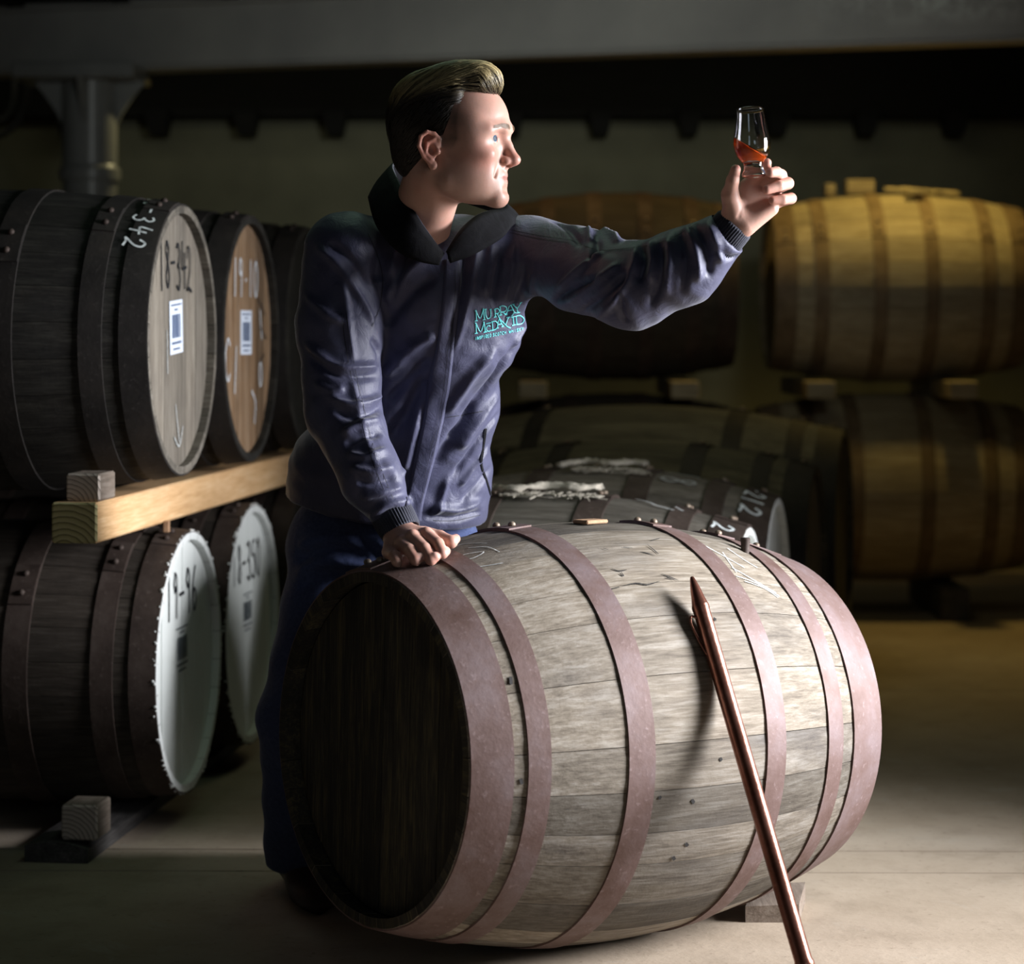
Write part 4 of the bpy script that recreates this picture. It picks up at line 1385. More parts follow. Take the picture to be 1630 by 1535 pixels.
def hand_tint(V, tips, nails=()):
    col = np.tile(np.array([0.53, 0.31, 0.24]), (len(V), 1))
    for t in tips:
        w = np.exp(-(np.linalg.norm(V - t, axis=1) / 0.014) ** 2)[:, None] * 0.6
        col = col * (1 - w) + np.array([0.54, 0.22, 0.165]) * w
    for t in nails:
        w = np.clip(1.6 - np.linalg.norm(V - t, axis=1) / 0.0042, 0, 1)[:, None] * 0.8
        col = col * (1 - w) + np.array([0.70, 0.45, 0.38]) * w
    return col


# ---- rest of the body, under the clothes --------------------------------
RSH, REL, RWR = pv(548, 402, 4.24), pv(545, 658, 4.21), pv(626, 828, zt + 0.128)
LSH, LEL, LWR = pv(848, 402, 4.30), pv(1006, 455, 4.12), pv(1162, 368, 4.04)
CH, BE, PE = pv(685, 480, 4.33), pv(648, 650, 4.43), pv(610, 840, 4.56)
RHI, RKN, RAN = pv(548, 890, 4.56), pv(478, 1145, 4.49), pv(478, 1378, 4.64)
LHI, LKN, LAN = pv(676, 885, 4.60), pv(650, 1140, 4.74), pv(650, 1350, 4.86)


def body_sdf(p):
    d = ell(p, CH, (0.150, 0.100, 0.135))
    d = smin(d, ell(p, BE, (0.140, 0.100, 0.15)), 0.05)
    d = smin(d, ell(p, PE, (0.145, 0.105, 0.11)), 0.05)
    d = smin(d, cone(p, np.float32(NB_W), CH, 0.058, 0.09), 0.03)
    for s_, e_, w__ in ((RSH, REL, RWR), (LSH, LEL, LWR)):
        d = smin(d, chain(p, [np.float32(NB_W) * 0.4 + s_ * 0.6, s_, e_, w__], [0.045, 0.050, 0.042, 0.029], 0.02), 0.03)
    for a, b, c in ((RHI, RKN, RAN), (LHI, LKN, LAN)):
        d = smin(d, chain(p, [a, b, c], [0.085, 0.056, 0.040], 0.03), 0.03)
    return d


lo, hi = bb([RSH, REL, LEL, LWR, RAN, LAN, PE, np.float32(NB_W), CH], 0.16)
BV, BQ = surface_nets(body_sdf, lo, hi, 0.013)
BV = relax(BV, BQ, 2, 0.5)
BC = np.tile(np.array([0.60, 0.38, 0.30]), (len(BV), 1))

allV = np.concatenate([HW, LV, RV, BV])
allQ = np.concatenate([HQ, LQ + len(HW), RQ + len(HW) + len(LV), BQ + len(HW) + len(LV) + len(RV)])
tipsL = [pv(1221, 259, 3.996), pv(1221, 275, 3.986), pv(1221, 302, 3.986), pv(1230, 319, 3.992), pv(1175, 270, 3.983), pv(1254, 292, 4.01), pv(1259, 316, 4.01), pv(1240, 279, 4.01)]
allC = np.concatenate([HC, hand_tint(LV, tipsL), hand_tint(RV, RT, [t + np.array([0.0, -0.006, 0.0068], np.float32) for t in RT[:4]]), BC])


def skin_mat():
    n = NB('fair_skin', 0.47, spec=0.45)
    at = n.add('ShaderNodeAttribute'); at.attribute_name = 'skin_tint'
    v = n.coords((1, 1, 1), rand=False)
    f = n.noise(v, 130, 4, 0.6); g = n.noise(v, 28, 4, 0.6)
    c = n.mix(n.math('MULTIPLY', n.mask(g, 0.45, 0.7), 0.28), at.outputs['Color'], (0.58, 0.26, 0.20))
    c = n.mix(n.math('MULTIPLY', n.mask(f, 0.5, 0.7), 0.16), c, (0.40, 0.22, 0.16))
    n.color(c)
    n.b.inputs['Subsurface Weight'].default_value = 0.12
    n.b.inputs['Subsurface Radius'].default_value = (0.008, 0.003, 0.0015)
    n.b.inputs['Subsurface Scale'].default_value = 1.0
    n.bump(f, 0.12, 0.002)
    return n.m


M['skin'] = skin_mat()
body = np_mesh('body', allV, allQ, M['skin'], man)
ca = body.data.color_attributes.new('skin_tint', 'FLOAT_COLOR', 'POINT')
ca.data.foreach_set('color', np.concatenate([allC, np.ones((len(allC), 1))], 1).astype(np.float32).ravel())

# eyes
M['eye_white'] = plain('eye_white', (0.62, 0.59, 0.57), 0.3)
M['iris'] = plain('blue_grey_iris', (0.05, 0.09, 0.14), 0.45, spec=0.2)
M['pupil'] = plain('pupil', (0.004, 0.004, 0.004), 0.4, spec=0.2)
for sg in (1, -1):
    c = to_world(np.array([[EYE[0], EYE[1], EYE[2] * sg]]))[0]
    def ball(r, flat=None):
        bm = bmesh.new(); bmesh.ops.create_uvsphere(bm, u_segments=24, v_segments=16, radius=r); return bm
    e_ = link_bm('eye', ball(0.0123), M['eye_white'], man, autosmooth=60); e_.location = c
    gaze = (HF * 0.985 + HR * 0.30 + HU * 0.02)
    for nm, rr, lift, mt in (('iris', 0.0060, 0.0002, M['iris']), ('pupil', 0.0026, 0.0005, M['pupil'])):
        vs, fs = [], []
        R_ = 0.0123 + lift
        zq = Vector(gaze).normalized().to_track_quat('Z', 'Y')
        for k in range(5):
            rho = rr * k / 4
            for j in range(20):
                a = 2 * math.pi * j / 20
                vs.append(zq @ Vector((rho * math.cos(a), rho * math.sin(a), math.sqrt(R_ ** 2 - rho ** 2))))
        for k in range(4):
            for j in range(20):
                a, b = k * 20 + j, k * 20 + (j + 1) % 20
                fs.append((a, b, b + 20, a + 20))
        link_mesh(nm, vs, fs, mt, e_, smooth=True)


# ---- hair -------------------------------------------------------------
def hair_sdf(q):
    m = q.copy(); m[:, 2] = np.abs(m[:, 2])
    d = ell(m, (-0.010, 0.054, 0), (0.098, 0.089, 0.0775))
    d = smin(d, ell(q, (-0.012, 0.098, 0.0), (0.080, 0.046, 0.066)), 0.02)
    d = smin(d, ell(q, (0.030, 0.118, 0.006), (0.056, 0.040, 0.056)), 0.02)
    d = smin(d, ell(q, (0.066, 0.124, 0.012), (0.031, 0.029, 0.042)), 0.014)
    d = smin(d, ell(m, (-0.052, -0.004, 0), (0.045, 0.045, 0.050)), 0.025)
    # hairline: keep what is above and behind it
    s = m[:, 2]; f = m[:, 0]; u = m[:, 1]
    side = f - (0.036 + 0.10 * np.clip(u - 0.055, 0, 0.06) - 0.55 * np.clip(0.020 - u, 0, 0.05))
    top = 0.0985 - u + 0.2 * s + 0.0 * f
    cut = np.where(u > 0.02, np.minimum(side, top), side)
    d = smax(d, cut, 0.013)
    earc = ell(m, (-0.008, 0.004, 0.086), (0.022, 0.030, 0.03))
    d = smax(d, -earc, 0.004)
    d = smax(d, -(u + 0.052 - 0.35 * np.clip(-f - 0.02, 0, 0.1) * -1), 0.004)
    return d


GV, GQ = surface_nets(hair_sdf, (-0.125, -0.075, -0.098), (0.110, 0.170, 0.098), 0.0024)
GV = relax(GV, GQ, 2, 0.5)


def hair_mat():
    n = NB('swept_brown_hair', 0.42, spec=0.32)
    at = n.add('ShaderNodeAttribute'); at.attribute_name = 'hair_tint'
    n.color(at.outputs['Color'])
    n.b.inputs['Anisotropic'].default_value = 0.5
    return n.m


M['hair'] = hair_mat()
M['hair_base'] = plain('dark_hair_base', (0.012, 0.009, 0.006), 0.9, nscale=220, amt=0.5, spec=0.03)
hair = np_mesh('hair', to_world(GV), GQ, M['hair_base'], man)


def hair_col(q, rnd):
    topw = np.clip((q[:, 1] - 0.098) / 0.03, 0, 1)
    dark = np.array([0.020, 0.015, 0.010]); bl = np.array([0.52, 0.41, 0.20])
    w = (topw * (0.03 + 0.97 * rnd ** 2.8))[:, None]
    return dark * (1 - w) + bl * w


def set_tint(o, col):
    a_ = o.data.color_attributes.new('hair_tint', 'FLOAT_COLOR', 'POINT')
    a_.data.foreach_set('color', np.concatenate([col, np.ones((len(col), 1))], 1).astype(np.float32).ravel())


set_tint(hair, hair_col(GV, np.zeros(len(GV))) * 0.8)


def grad(fn, q, e=0.0012):
    g = np.stack([fn(q + np.eye(3, dtype=np.float32)[i] * e) - fn(q - np.eye(3, dtype=np.float32)[i] * e) for i in range(3)], 1)
    return g / np.maximum(np.linalg.norm(g, axis=1), 1e-9)[:, None]


def grow(roots, flow, length, steps, lift, width, seed):
    rg_ = np.random.default_rng(seed)
    n = len(roots); pts = [roots.copy()]; q = roots.copy()
    rnd = rg_.random(n)
    if length > 0.03:
        cl = 0.5 + 0.5 * np.sin(roots[:, 2] * 360 + 2.2 * np.sin(roots[:, 0] * 60) + roots[:, 0] * 90)
        rnd = 0.75 * cl + 0.25 * rnd
    Ln = length * (0.6 + 0.7 * rg_.random(n))
    for s in range(steps):
        d = flow(q, rnd, s / steps)
        g = grad(hair_sdf, q.astype(np.float32))
        d = d - (d * g).sum(1)[:, None] * g
        d /= np.maximum(np.linalg.norm(d, axis=1), 1e-9)[:, None]
        q = q + d * (Ln / steps)[:, None]
        g = grad(hair_sdf, q.astype(np.float32))
        v_ = hair_sdf(q.astype(np.float32))
        tgt = lift * (0.3 + rg_.random(n) * 0.4 + 0.6 * rnd)
        q = q + g * (np.clip(tgt - v_, -0.004, 0.004))[:, None]
        pts.append(q.copy())
    Pn = np.stack(pts, 1)                                   # n, steps+1, 3
    T = np.gradient(Pn, axis=1); T /= np.maximum(np.linalg.norm(T, axis=2), 1e-9)[..., None]
    G = grad(hair_sdf, Pn.reshape(-1, 3).astype(np.float32)).reshape(Pn.shape)
    S = np.cross(T, G); S /= np.maximum(np.linalg.norm(S, axis=2), 1e-9)[..., None]
    tt = np.linspace(0, 1, steps + 1)[None, :, None]
    wd_ = width * (1 - 0.75 * tt ** 2) * (0.7 + 0.6 * rnd)[:, None, None]
    A = Pn - S * wd_; B = Pn + G * wd_ * 0.9; C = Pn + S * wd_
    V = np.stack([A, B, C], 2)                              # n, st, 3, 3
    st = steps + 1
    base = (np.arange(n) * st * 3)[:, None, None] + (np.arange(steps) * 3)[None, :, None]
    qs = []
    for a, b in ((0, 1), (1, 2)):
        qs.append(np.stack([base + a, base + b, base + b + 3, base + a + 3], -1).reshape(-1, 4))
    V2 = V.reshape(-1, 3)
    cols = hair_col(np.repeat(pts[0], st * 3, axis=0) * 0.5 + V2 * 0.5, np.repeat(rnd, st * 3))
    return V2, np.concatenate(qs), cols


GN = vnormals(GV, GQ)
hs_ = GV
topm = (hs_[:, 1] > 0.098) & ~((hs_[:, 0] > 0.026) & (np.abs(hs_[:, 2]) > 0.040) & (hs_[:, 1] < 0.114))
ti = RNG.choice(np.where(topm)[0], 5200)
sidm = (hs_[:, 1] <= 0.112)
vis = head_sdf(hs_.astype(np.float32)) > 0.0
si = RNG.choice(np.where(sidm & vis & ~((hs_[:, 0] > 0.028) & (hs_[:, 1] > 0.082)))[0], 5200)


def flow_top(q, rnd, t):
    d = np.zeros_like(q)
    d[:, 0] = -1.0
    d[:, 1] = 0.05 - 0.35 * t
    d[:, 2] = 0.42 * (0.4 + rnd) * np.sign(q[:, 2] + 0.035) + 6 * q[:, 2]
    fr = q[:, 0] > 0.075
    d[fr, 1] = 1.0; d[fr, 0] = -0.35
    return d


def flow_side(q, rnd, t):
    d = np.zeros_like(q); d[:, 0] = -0.75; d[:, 1] = -0.8 + 0.5 * (rnd - 0.5); return d


A1 = grow(hs_[ti].astype(float), flow_top, 0.068, 10, 0.0045, 0.0006, 3)
A2 = grow(hs_[si].astype(float), flow_side, 0.016, 3, 0.0012, 0.00055, 4)
V_ = np.concatenate([A1[0], A2[0]]); Q_ = np.concatenate([A1[1], A2[1] + len(A1[0])])
str_o = np_mesh('hair_strands', to_world(V_), Q_, M['hair'], hair)
str_o['kind'] = 'stuff'
set_tint(str_o, np.concatenate([A1[2], A2[2]]))


def brow_strands():
    rg_ = np.random.default_rng(5); V, Fc = [], []
    for sg in (1, -1):
        for k in range(300):
            t = rg_.random(); w_ = rg_.normal() * 0.0026 * (1 - 0.5 * t)
            f = 0.1135 - 0.020 * t ** 1.6; u = 0.0430 + 0.005 * math.sin(t * 2.4) - 0.004 * t + w_; s = 0.011 + 0.036 * t
            q = np.array([[f + 0.01, u, s]], np.float32)
            for _ in range(8):
                q = q - grad(head_sdf, q) * (head_sdf(q) - 0.0006)[:, None]
            a = q[0]; dr = np.array([-0.35, 0.18 - 0.3 * t + rg_.normal() * 0.15, 0.85]); dr /= np.linalg.norm(dr)
            b = a + dr * 0.007
            for p in (a, b): p[2] *= sg
            b2 = np.array([[b[0], b[1], abs(b[2])]], np.float32)
            b2 = b2 - grad(head_sdf, b2) * (head_sdf(b2) - 0.0012)[:, None]; b = b2[0]; b[2] *= sg
            vs, fs = tube_geo([to_world(a[None])[0], to_world(((a + b) / 2)[None])[0], to_world(b[None])[0]], [0.00035, 0.0003, 0.0001], 3, caps=False)
            V.append((vs, fs))
    return merge_geo(V)


vs, fs = brow_strands()
M['brow'] = plain('light_brown_brow', (0.17, 0.105, 0.06), 0.6)
eb = link_mesh('eyebrows', vs, fs, M['brow'], man); eb['kind'] = 'stuff'

# ------------------------------------------------------------------ clothes
def fabric(name, c1, c2, rough, scale, sheen=0.15, spec=0.35, bump=0.25, weave=900):
    n = NB(name, rough, spec=spec)
    v = n.coords((1, 1, 1), rand=False)
    f = n.noise(v, scale, 6, 0.6); g = n.noise(v, weave, 2, 0.5); k = n.noise(v, 26, 5, 0.55, 0.8)
    n.color(n.ramp(f, [(0.3, c1), (0.7, c2)]))
    n.b.inputs['Sheen Weight'].default_value = sheen
    n.bump(n.math('ADD', n.math('MULTIPLY', k, 1.0), n.math('MULTIPLY', g, 0.12)), bump, 0.010)
    return n.m


M['jacket'] = fabric('navy_nylon', (0.036, 0.038, 0.078), (0.048, 0.049, 0.100), 0.52, 18, spec=0.45, bump=0.35)
M['lining_shade'] = fabric('black_lining_shade', (0.004, 0.004, 0.005), (0.007, 0.007, 0.009), 0.85, 30, sheen=0.0, spec=0.15)
M['rib'] = fabric('ribbed_cuff', (0.016, 0.017, 0.028), (0.026, 0.028, 0.045), 0.75, 60)
M['stitch'] = plain('navy_stitching', (0.012, 0.012, 0.022), 0.7)
M['denim'] = fabric('blue_denim', (0.036, 0.050, 0.115), (0.062, 0.082, 0.175), 0.85, 140, sheen=0.1, spec=0.15, bump=0.35)
M['thread'] = plain('teal_embroidery', (0.17, 0.80, 0.82), 0.5)
M['boot'] = plain('brown_leather', (0.06, 0.04, 0.03), 0.5, nscale=40)

HEMC = pv(620, 834, 4.40)
spine = np.array([0.05, -0.06, 0.34], np.float32); spine /= np.linalg.norm(spine)
JR = [RSH, pv(540, 520, 4.225), pv(546, 655, 4.20), pv(592, 762, zt + 0.140), pv(624, 822, zt + 0.128)]
JL = [LSH, pv(925, 430, 4.23), pv(1006, 456, 4.12), pv(1088, 425, 4.075), pv(1159, 370, 4.041)]


def jacket_sdf(p):
    d = ell(p, pv(692, 445, 4.30), (0.180, 0.112, 0.115))
    d = smin(d, ell(p, pv(684, 520, 4.34), (0.172, 0.125, 0.14)), 0.04)
    d = smin(d, ell(p, pv(655, 640, 4.42), (0.168, 0.128, 0.15)), 0.05)
    d = smin(d, ell(p, pv(622, 750, 4.49), (0.196, 0.140, 0.14)), 0.05)
    d = smin(d, ell(p, pv(612, 815, 4.52), (0.194, 0.146, 0.10)), 0.05)
    nb = np.float32(NB_W)
    d = smin(d, cone(p, nb + np.float32([0.0, 0.0, -0.01]), RSH * 0.85 + nb * 0.15, 0.086, 0.070), 0.03)
    d = smin(d, cone(p, nb + np.float32([0.03, 0.0, -0.01]), LSH * 0.85 + nb * 0.15, 0.086, 0.064), 0.03)
    d = smin(d, cone(p, nb + np.float32([0.015, -0.008, -0.012]), pv(690, 470, 4.27), 0.080, 0.085), 0.03)
    la = chain(p, JL, [0.066, 0.074, 0.074, 0.064, 0.042], 0.02)
    d = smin(d, la, 0.028)
    ra = chain(p, JR[:3], [0.074, 0.076, 0.069], 0.02)
    ra = smin(ra, chain(p, JR[2:], [0.068, 0.053, 0.037], 0.02), 0.008)
    d = smin(d, ra, 0.012)
    # neck opening and hem
    d = smax(d, -((p - HEMC) @ spine), 0.004)
    # open sleeve ends
    for a, b, r in ((JR[3], JR[4], 0.037), (JL[3], JL[4], 0.042)):
        ax = (b - a) / np.linalg.norm(b - a)
        end = np.maximum(np.linalg.norm(p - b, axis=1) - 0.10, -((p - b) @ ax))
        d = smax(d, -end, 0.003)
        t = (p - b) @ ax; rad = np.linalg.norm((p - b) - t[:, None] * ax, axis=1)
        hole = np.maximum(rad - (r - 0.006), -(t + 0.03))
        d = smax(d, -hole, 0.003)
    return d


lo, hi = bb([pv(450, 330, 4.3), pv(1190, 300, 4.1), pv(610, 850, 4.72), pv(640, 840, 4.05), pv(450, 845, 4.5), pv(600, 400, 3.97)], 0.03)
JV, JQ = surface_nets(jacket_sdf, lo, hi, 0.0040)
JV = relax(JV, JQ, 2, 0.5)


def np_bvh(V, Q): return BVHTree.FromPolygons([Vector(v) for v in V.tolist()], Q.tolist())


def shoot(bvh, px, py):
    d0 = Vector(((px - PCX) / FPX, 1.0, -(py - PHY) / FPX)).normalized()
    return bvh.ray_cast(Vector((0, 0, CAMZ)), d0)


def sculpt(V, Q, folds, wid_scale=1.0):
    """raise or press soft folds along lines that lie on the surface"""
    bvh = np_bvh(V, Q); N = vnormals(V, Q); disp = np.zeros(len(V))
    for (pts, wd_, ht) in folds:
        cp = catmull([(x, y, 0) for x, y in pts], 5) if len(pts) > 2 else [Vector((pts[0][0] + (pts[1][0] - pts[0][0]) * t / 6, pts[0][1] + (pts[1][1] - pts[0][1]) * t / 6, 0)) for t in range(7)]
        hits = []
        for q in cp:
            h = shoot(bvh, q.x, q.y)
            if h[0] is not None: hits.append(np.array(h[0]))
        if len(hits) < 2: continue
        H = np.array(hits)
        lo_, hi_ = H.min(0) - 3 * wd_, H.max(0) + 3 * wd_
        sel = np.where(((V > lo_) & (V < hi_)).all(1))[0]
        if not len(sel): continue
        best = np.full(len(sel), 1e9); tt = np.zeros(len(sel))
        for i in range(len(H) - 1):
            ab = H[i + 1] - H[i]; l2 = max(ab @ ab, 1e-12)
            t = np.clip(((V[sel] - H[i]) @ ab) / l2, 0, 1)
            dd = np.linalg.norm(V[sel] - H[i] - t[:, None] * ab, axis=1)
            m = dd < best; best[m] = dd[m]; tt[m] = (i + t[m]) / (len(H) - 1)
        env = np.clip(np.minimum(tt, 1 - tt) * 5 + 0.15, 0, 1)
        disp[sel] += 1.45 * ht * env * np.exp(-(best / wd_) ** 2)
    return V + N * disp[:, None]


def F(*a): return list(zip(a[0::2], a[1::2]))


W1, W2 = 0.0066, 0.0105
folds = [
    # right sleeve, top to cuff
    (F(502, 391, 540, 424, 575, 478, 596, 520), W1, 0.006), (F(520, 385, 560, 415, 590, 460), W1, -0.005),
    (F(486, 470, 520, 500, 548, 512), W1, 0.005), (F(486, 546, 528, 578, 556, 585, 602, 583), W1, 0.008), (F(490, 566, 530, 596, 560, 600, 602, 598), W1, -0.007),
    (F(500, 610, 530, 622, 548, 618), W1, 0.005), (F(522, 630, 560, 646, 590, 640, 606, 630), W1, 0.008), (F(530, 652, 562, 664, 592, 656, 608, 648), W1, -0.007),
    (F(545, 690, 572, 678, 604, 668), W1, 0.008), (F(548, 708, 576, 698, 608, 688), W1, -0.006), (F(552, 722, 585, 728, 616, 714), W1, 0.006),
    (F(558, 745, 592, 752, 628, 742), W1, 0.006), (F(566, 765, 596, 770, 632, 760), W1, -0.006), (F(575, 792, 604, 786, 640, 776), W1, 0.006),
    (F(588, 826, 612, 806, 652, 796), W1, 0.006), (F(600, 838, 618, 818, 640, 812), 0.005, -0.005), (F(560, 600, 578, 680, 606, 760), 0.006, 0.003),
    (F(545, 440, 555, 520, 562, 575), W1, 0.004), (F(590, 540, 604, 560, 600, 590), W1, -0.004),
    # body
    (F(612, 480, 650, 432, 692, 398), W2, 0.007), (F(612, 520, 652, 470, 694, 440), W2, -0.006), (F(612, 600, 655, 556, 692, 530), W2, 0.007), (F(615, 640, 655, 600, 684, 570), W2, -0.007),
    (F(620, 700, 650, 655, 676, 600), 0.014, -0.010), (F(640, 760, 655, 700, 668, 640), W1, 0.006),
    (F(640, 330, 632, 380, 622, 440), W1, 0.006), (F(660, 370, 640, 430, 622, 480), W1, -0.006), (F(600, 330, 604, 400, 600, 450), W2, -0.006),
    (F(760, 385, 746, 470, 722, 560), W1, 0.006), (F(742, 390, 734, 460, 716, 540), W1, -0.006), (F(782, 385, 778, 430, 770, 470), W1, 0.004), (F(800, 395, 792, 440, 786, 480), W1, -0.006),
    (F(818, 390, 812, 440, 800, 480), W1, 0.005), (F(835, 420, 826, 470, 800, 520), W1, -0.006), (F(850, 430, 842, 490, 815, 560), W1, 0.006),
    (F(824, 545, 780, 610, 725, 690, 690, 740), W2, -0.008), (F(815, 585, 776, 650, 730, 715), W2, 0.007), (F(790, 555, 750, 600, 712, 660), W2, 0.007),
    (F(806, 640, 772, 690, 720, 760), W1, -0.006), (F(800, 675, 770, 720, 730, 775), W1, 0.006), (F(795, 720, 770, 760, 735, 800), W1, -0.005),
    (F(760, 640, 735, 680, 712, 700), W1, -0.005), (F(712, 760, 700, 800, 690, 825), W1, 0.005), (F(690, 806, 725, 812, 766, 798), W1, 0.007), (F(680, 822, 725, 826, 766, 814), W1, -0.007),
    # left sleeve
    (F(880, 352, 905, 362, 925, 390), W1, -0.007), (F(915, 345, 932, 358, 944, 384), W1, 0.007), (F(944, 372, 950, 392, 938, 420), W1, -0.007), (F(955, 368, 975, 376, 985, 388), W1, 0.008),
    (F(874, 488, 905, 466, 952, 442), W1, -0.008), (F(888, 460, 925, 428, 960, 402), W1, 0.007), (F(905, 480, 945, 450, 985, 420), W1, 0.005), (F(925, 500, 958, 474, 1000, 436), W1, -0.007),
    (F(950, 506, 985, 470, 1008, 425, 1014, 392), W1, 0.007), (F(986, 460, 990, 500, 1000, 514), 0.005, -0.006), (F(1020, 388, 1024, 420, 1016, 450), W1, -0.007), (F(1036, 384, 1040, 415, 1034, 450), W1, 0.007),
    (F(1050, 386, 1052, 420, 1046, 460, 1036, 490), W1, -0.007), (F(1064, 378, 1066, 420, 1060, 470), W1, 0.006), (F(1080, 366, 1092, 410, 1086, 470), W1, -0.006), (F(1090, 355, 1108, 400, 1112, 450), W1, 0.006),
    (F(1100, 350, 1125, 400, 1130, 440), W1, -0.007), (F(1118, 340, 1138, 380, 1150, 420), W1, 0.006), (F(1128, 335, 1140, 350, 1148, 365), 0.005, -0.005), (F(1140, 395, 1160, 410, 1176, 408), 0.006, -0.005),
]
JV = sculpt(JV, JQ, folds)
# general crumple of the cloth
c_ = JV
cr = (np.sin(c_[:, 0] * 61 + 3.1 * np.sin(c_[:, 2] * 23) + c_[:, 1] * 17) * np.sin(c_[:, 2] * 74 + 2.3 * np.sin(c_[:, 0] * 29)) * 0.0011
      + np.sin(c_[:, 0] * 130 + c_[:, 2] * 95 + 2 * np.sin(c_[:, 1] * 60)) * np.sin(c_[:, 2] * 33 + 1.3) * 0.0006)
JV = JV + vnormals(JV, JQ) * cr[:, None]
JV = relax(JV, JQ, 1, 0.35)
jacket = np_mesh('jacket', JV, JQ, M['jacket'], man)
JB = np_bvh(JV, JQ)


def on_jacket(px, py, lift=0.001, prefer=None):
    h = shoot(JB, px, py)
    if h[0] is None: return None
    return h[0] + h[1] * lift


def seam(name, polys, width, mat, parent, lift=0.0012, k=6, raised=0.0, dash=False):
    V, Fc = [], []
    for st in polys:
        cp = catmull([(x, y, 0) for x, y in st], k) if len(st) > 2 else [Vector((st[0][0] + (st[1][0] - st[0][0]) * t / 8, st[0][1] + (st[1][1] - st[0][1]) * t / 8, 0)) for t in range(9)]
        hits = []
        for q in cp:
            h = shoot(JB, q.x, q.y)
            if h[0] is not None: hits.append((h[0] + h[1] * lift, h[1]))
        b = len(V); n = len(hits)
        for i in range(n):
            p, nr = hits[i]
            t = hits[min(i + 1, n - 1)][0] - hits[max(i - 1, 0)][0]
            if t.length < 1e-8: t = Vector((1, 0, 0))
            s = t.normalized().cross(nr).normalized() * width / 2
            V += [p - s, p + nr * raised, p + s]
        for i in range(n - 1):
            if (hits[i + 1][0] - hits[i][0]).length > 0.03: continue
            a = b + i * 3
            Fc += [(a, a + 1, a + 4, a + 3), (a + 1, a + 2, a + 5, a + 4)]
    return link_mesh(name, V, Fc, mat, parent)


def patch(name, left, right, h, mat, parent, nu=6, nv=60, edge=0.0):
    """a raised strip of cloth between two lines on the jacket"""
    L_ = catmull([(x, y, 0) for x, y in left], 12); R_ = catmull([(x, y, 0) for x, y in right], 12)
    def at(C, t):
        f = t * (len(C) - 1); i = min(int(f), len(C) - 2); return C[i].lerp(C[i + 1], f - i)
    V, Fc = [], []
    rows = []
    last = None
    for j in range(nv + 1):
        row = []
        for i in range(nu + 1):
            q = at(L_, j / nv).lerp(at(R_, j / nv), i / nu)
            hh = shoot(JB, q.x, q.y)
            if hh[0] is None: row.append(last or Vector((0, 0, 0))); continue
            e = h if 0 < i < nu else h * 0.75
            last = hh[0] + hh[1] * e; row.append(last)
        rows.append(row)
    V = [v_ for r in rows for v_ in r]
    m = nu + 1
    for j in range(nv):
        for i in range(nu):
            a = j * m + i; Fc.append((a, a + m, a + m + 1, a + 1))
    o = link_mesh(name, V, Fc, mat, parent, smooth=True)
    md = o.modifiers.new('thickness', 'SOLIDIFY'); md.thickness = h * 1.2; md.offset = -1
    return o


patch('placket', F(708, 414, 704, 480, 695, 550, 683, 600, 673, 670, 657, 745, 646, 800, 642, 829), F(734, 414, 732, 480, 723, 550, 715, 620, 701, 690, 684, 760, 674, 800, 670, 829), 0.0032, M['jacket'], jacket)
seam('stitching', [F(729, 420, 727, 480, 718, 550, 710, 620, 696, 690, 679, 760, 669, 800), F(724, 430, 722, 480, 713, 550, 705, 620, 691, 690, 674, 760)], 0.0009, M['stitch'], jacket, lift=0.0042)
seam('stitching', [F(809, 366, 860, 376, 906, 382), F(812, 371, 860, 381, 904, 387)], 0.0012, M['stitch'], jacket)
seam('stitching', [F(543, 500, 557, 590, 571, 652, 589, 723, 618, 800), F(551, 498, 565, 588, 579, 650, 597, 721, 626, 796)], 0.0012, M['stitch'], jacket)
seam('stitching', [F(906, 382, 950, 398, 1000, 396, 1060, 384, 1110, 356), F(585, 372, 608, 430, 606, 480, 592, 520), F(808, 366, 800, 348)], 0.0014, M['stitch'], jacket)
seam('stitching', [F(690, 829, 725, 829, 764, 820), F(712, 664, 740, 660, 768, 655)], 0.0014, M['stitch'], jacket)
seam('pocket_opening', [F(773, 682, 769, 712, 766, 740, 774, 765, 781, 788)], 0.0048, M['lining_shade'], jacket, lift=0.0018)

# embroidered name on the chest: strokes drawn in a 1630 x 1254 lettering box
def LB(pts): return [(730 + x / 12.54, 460 + y / 12.54) for x, y in pts]


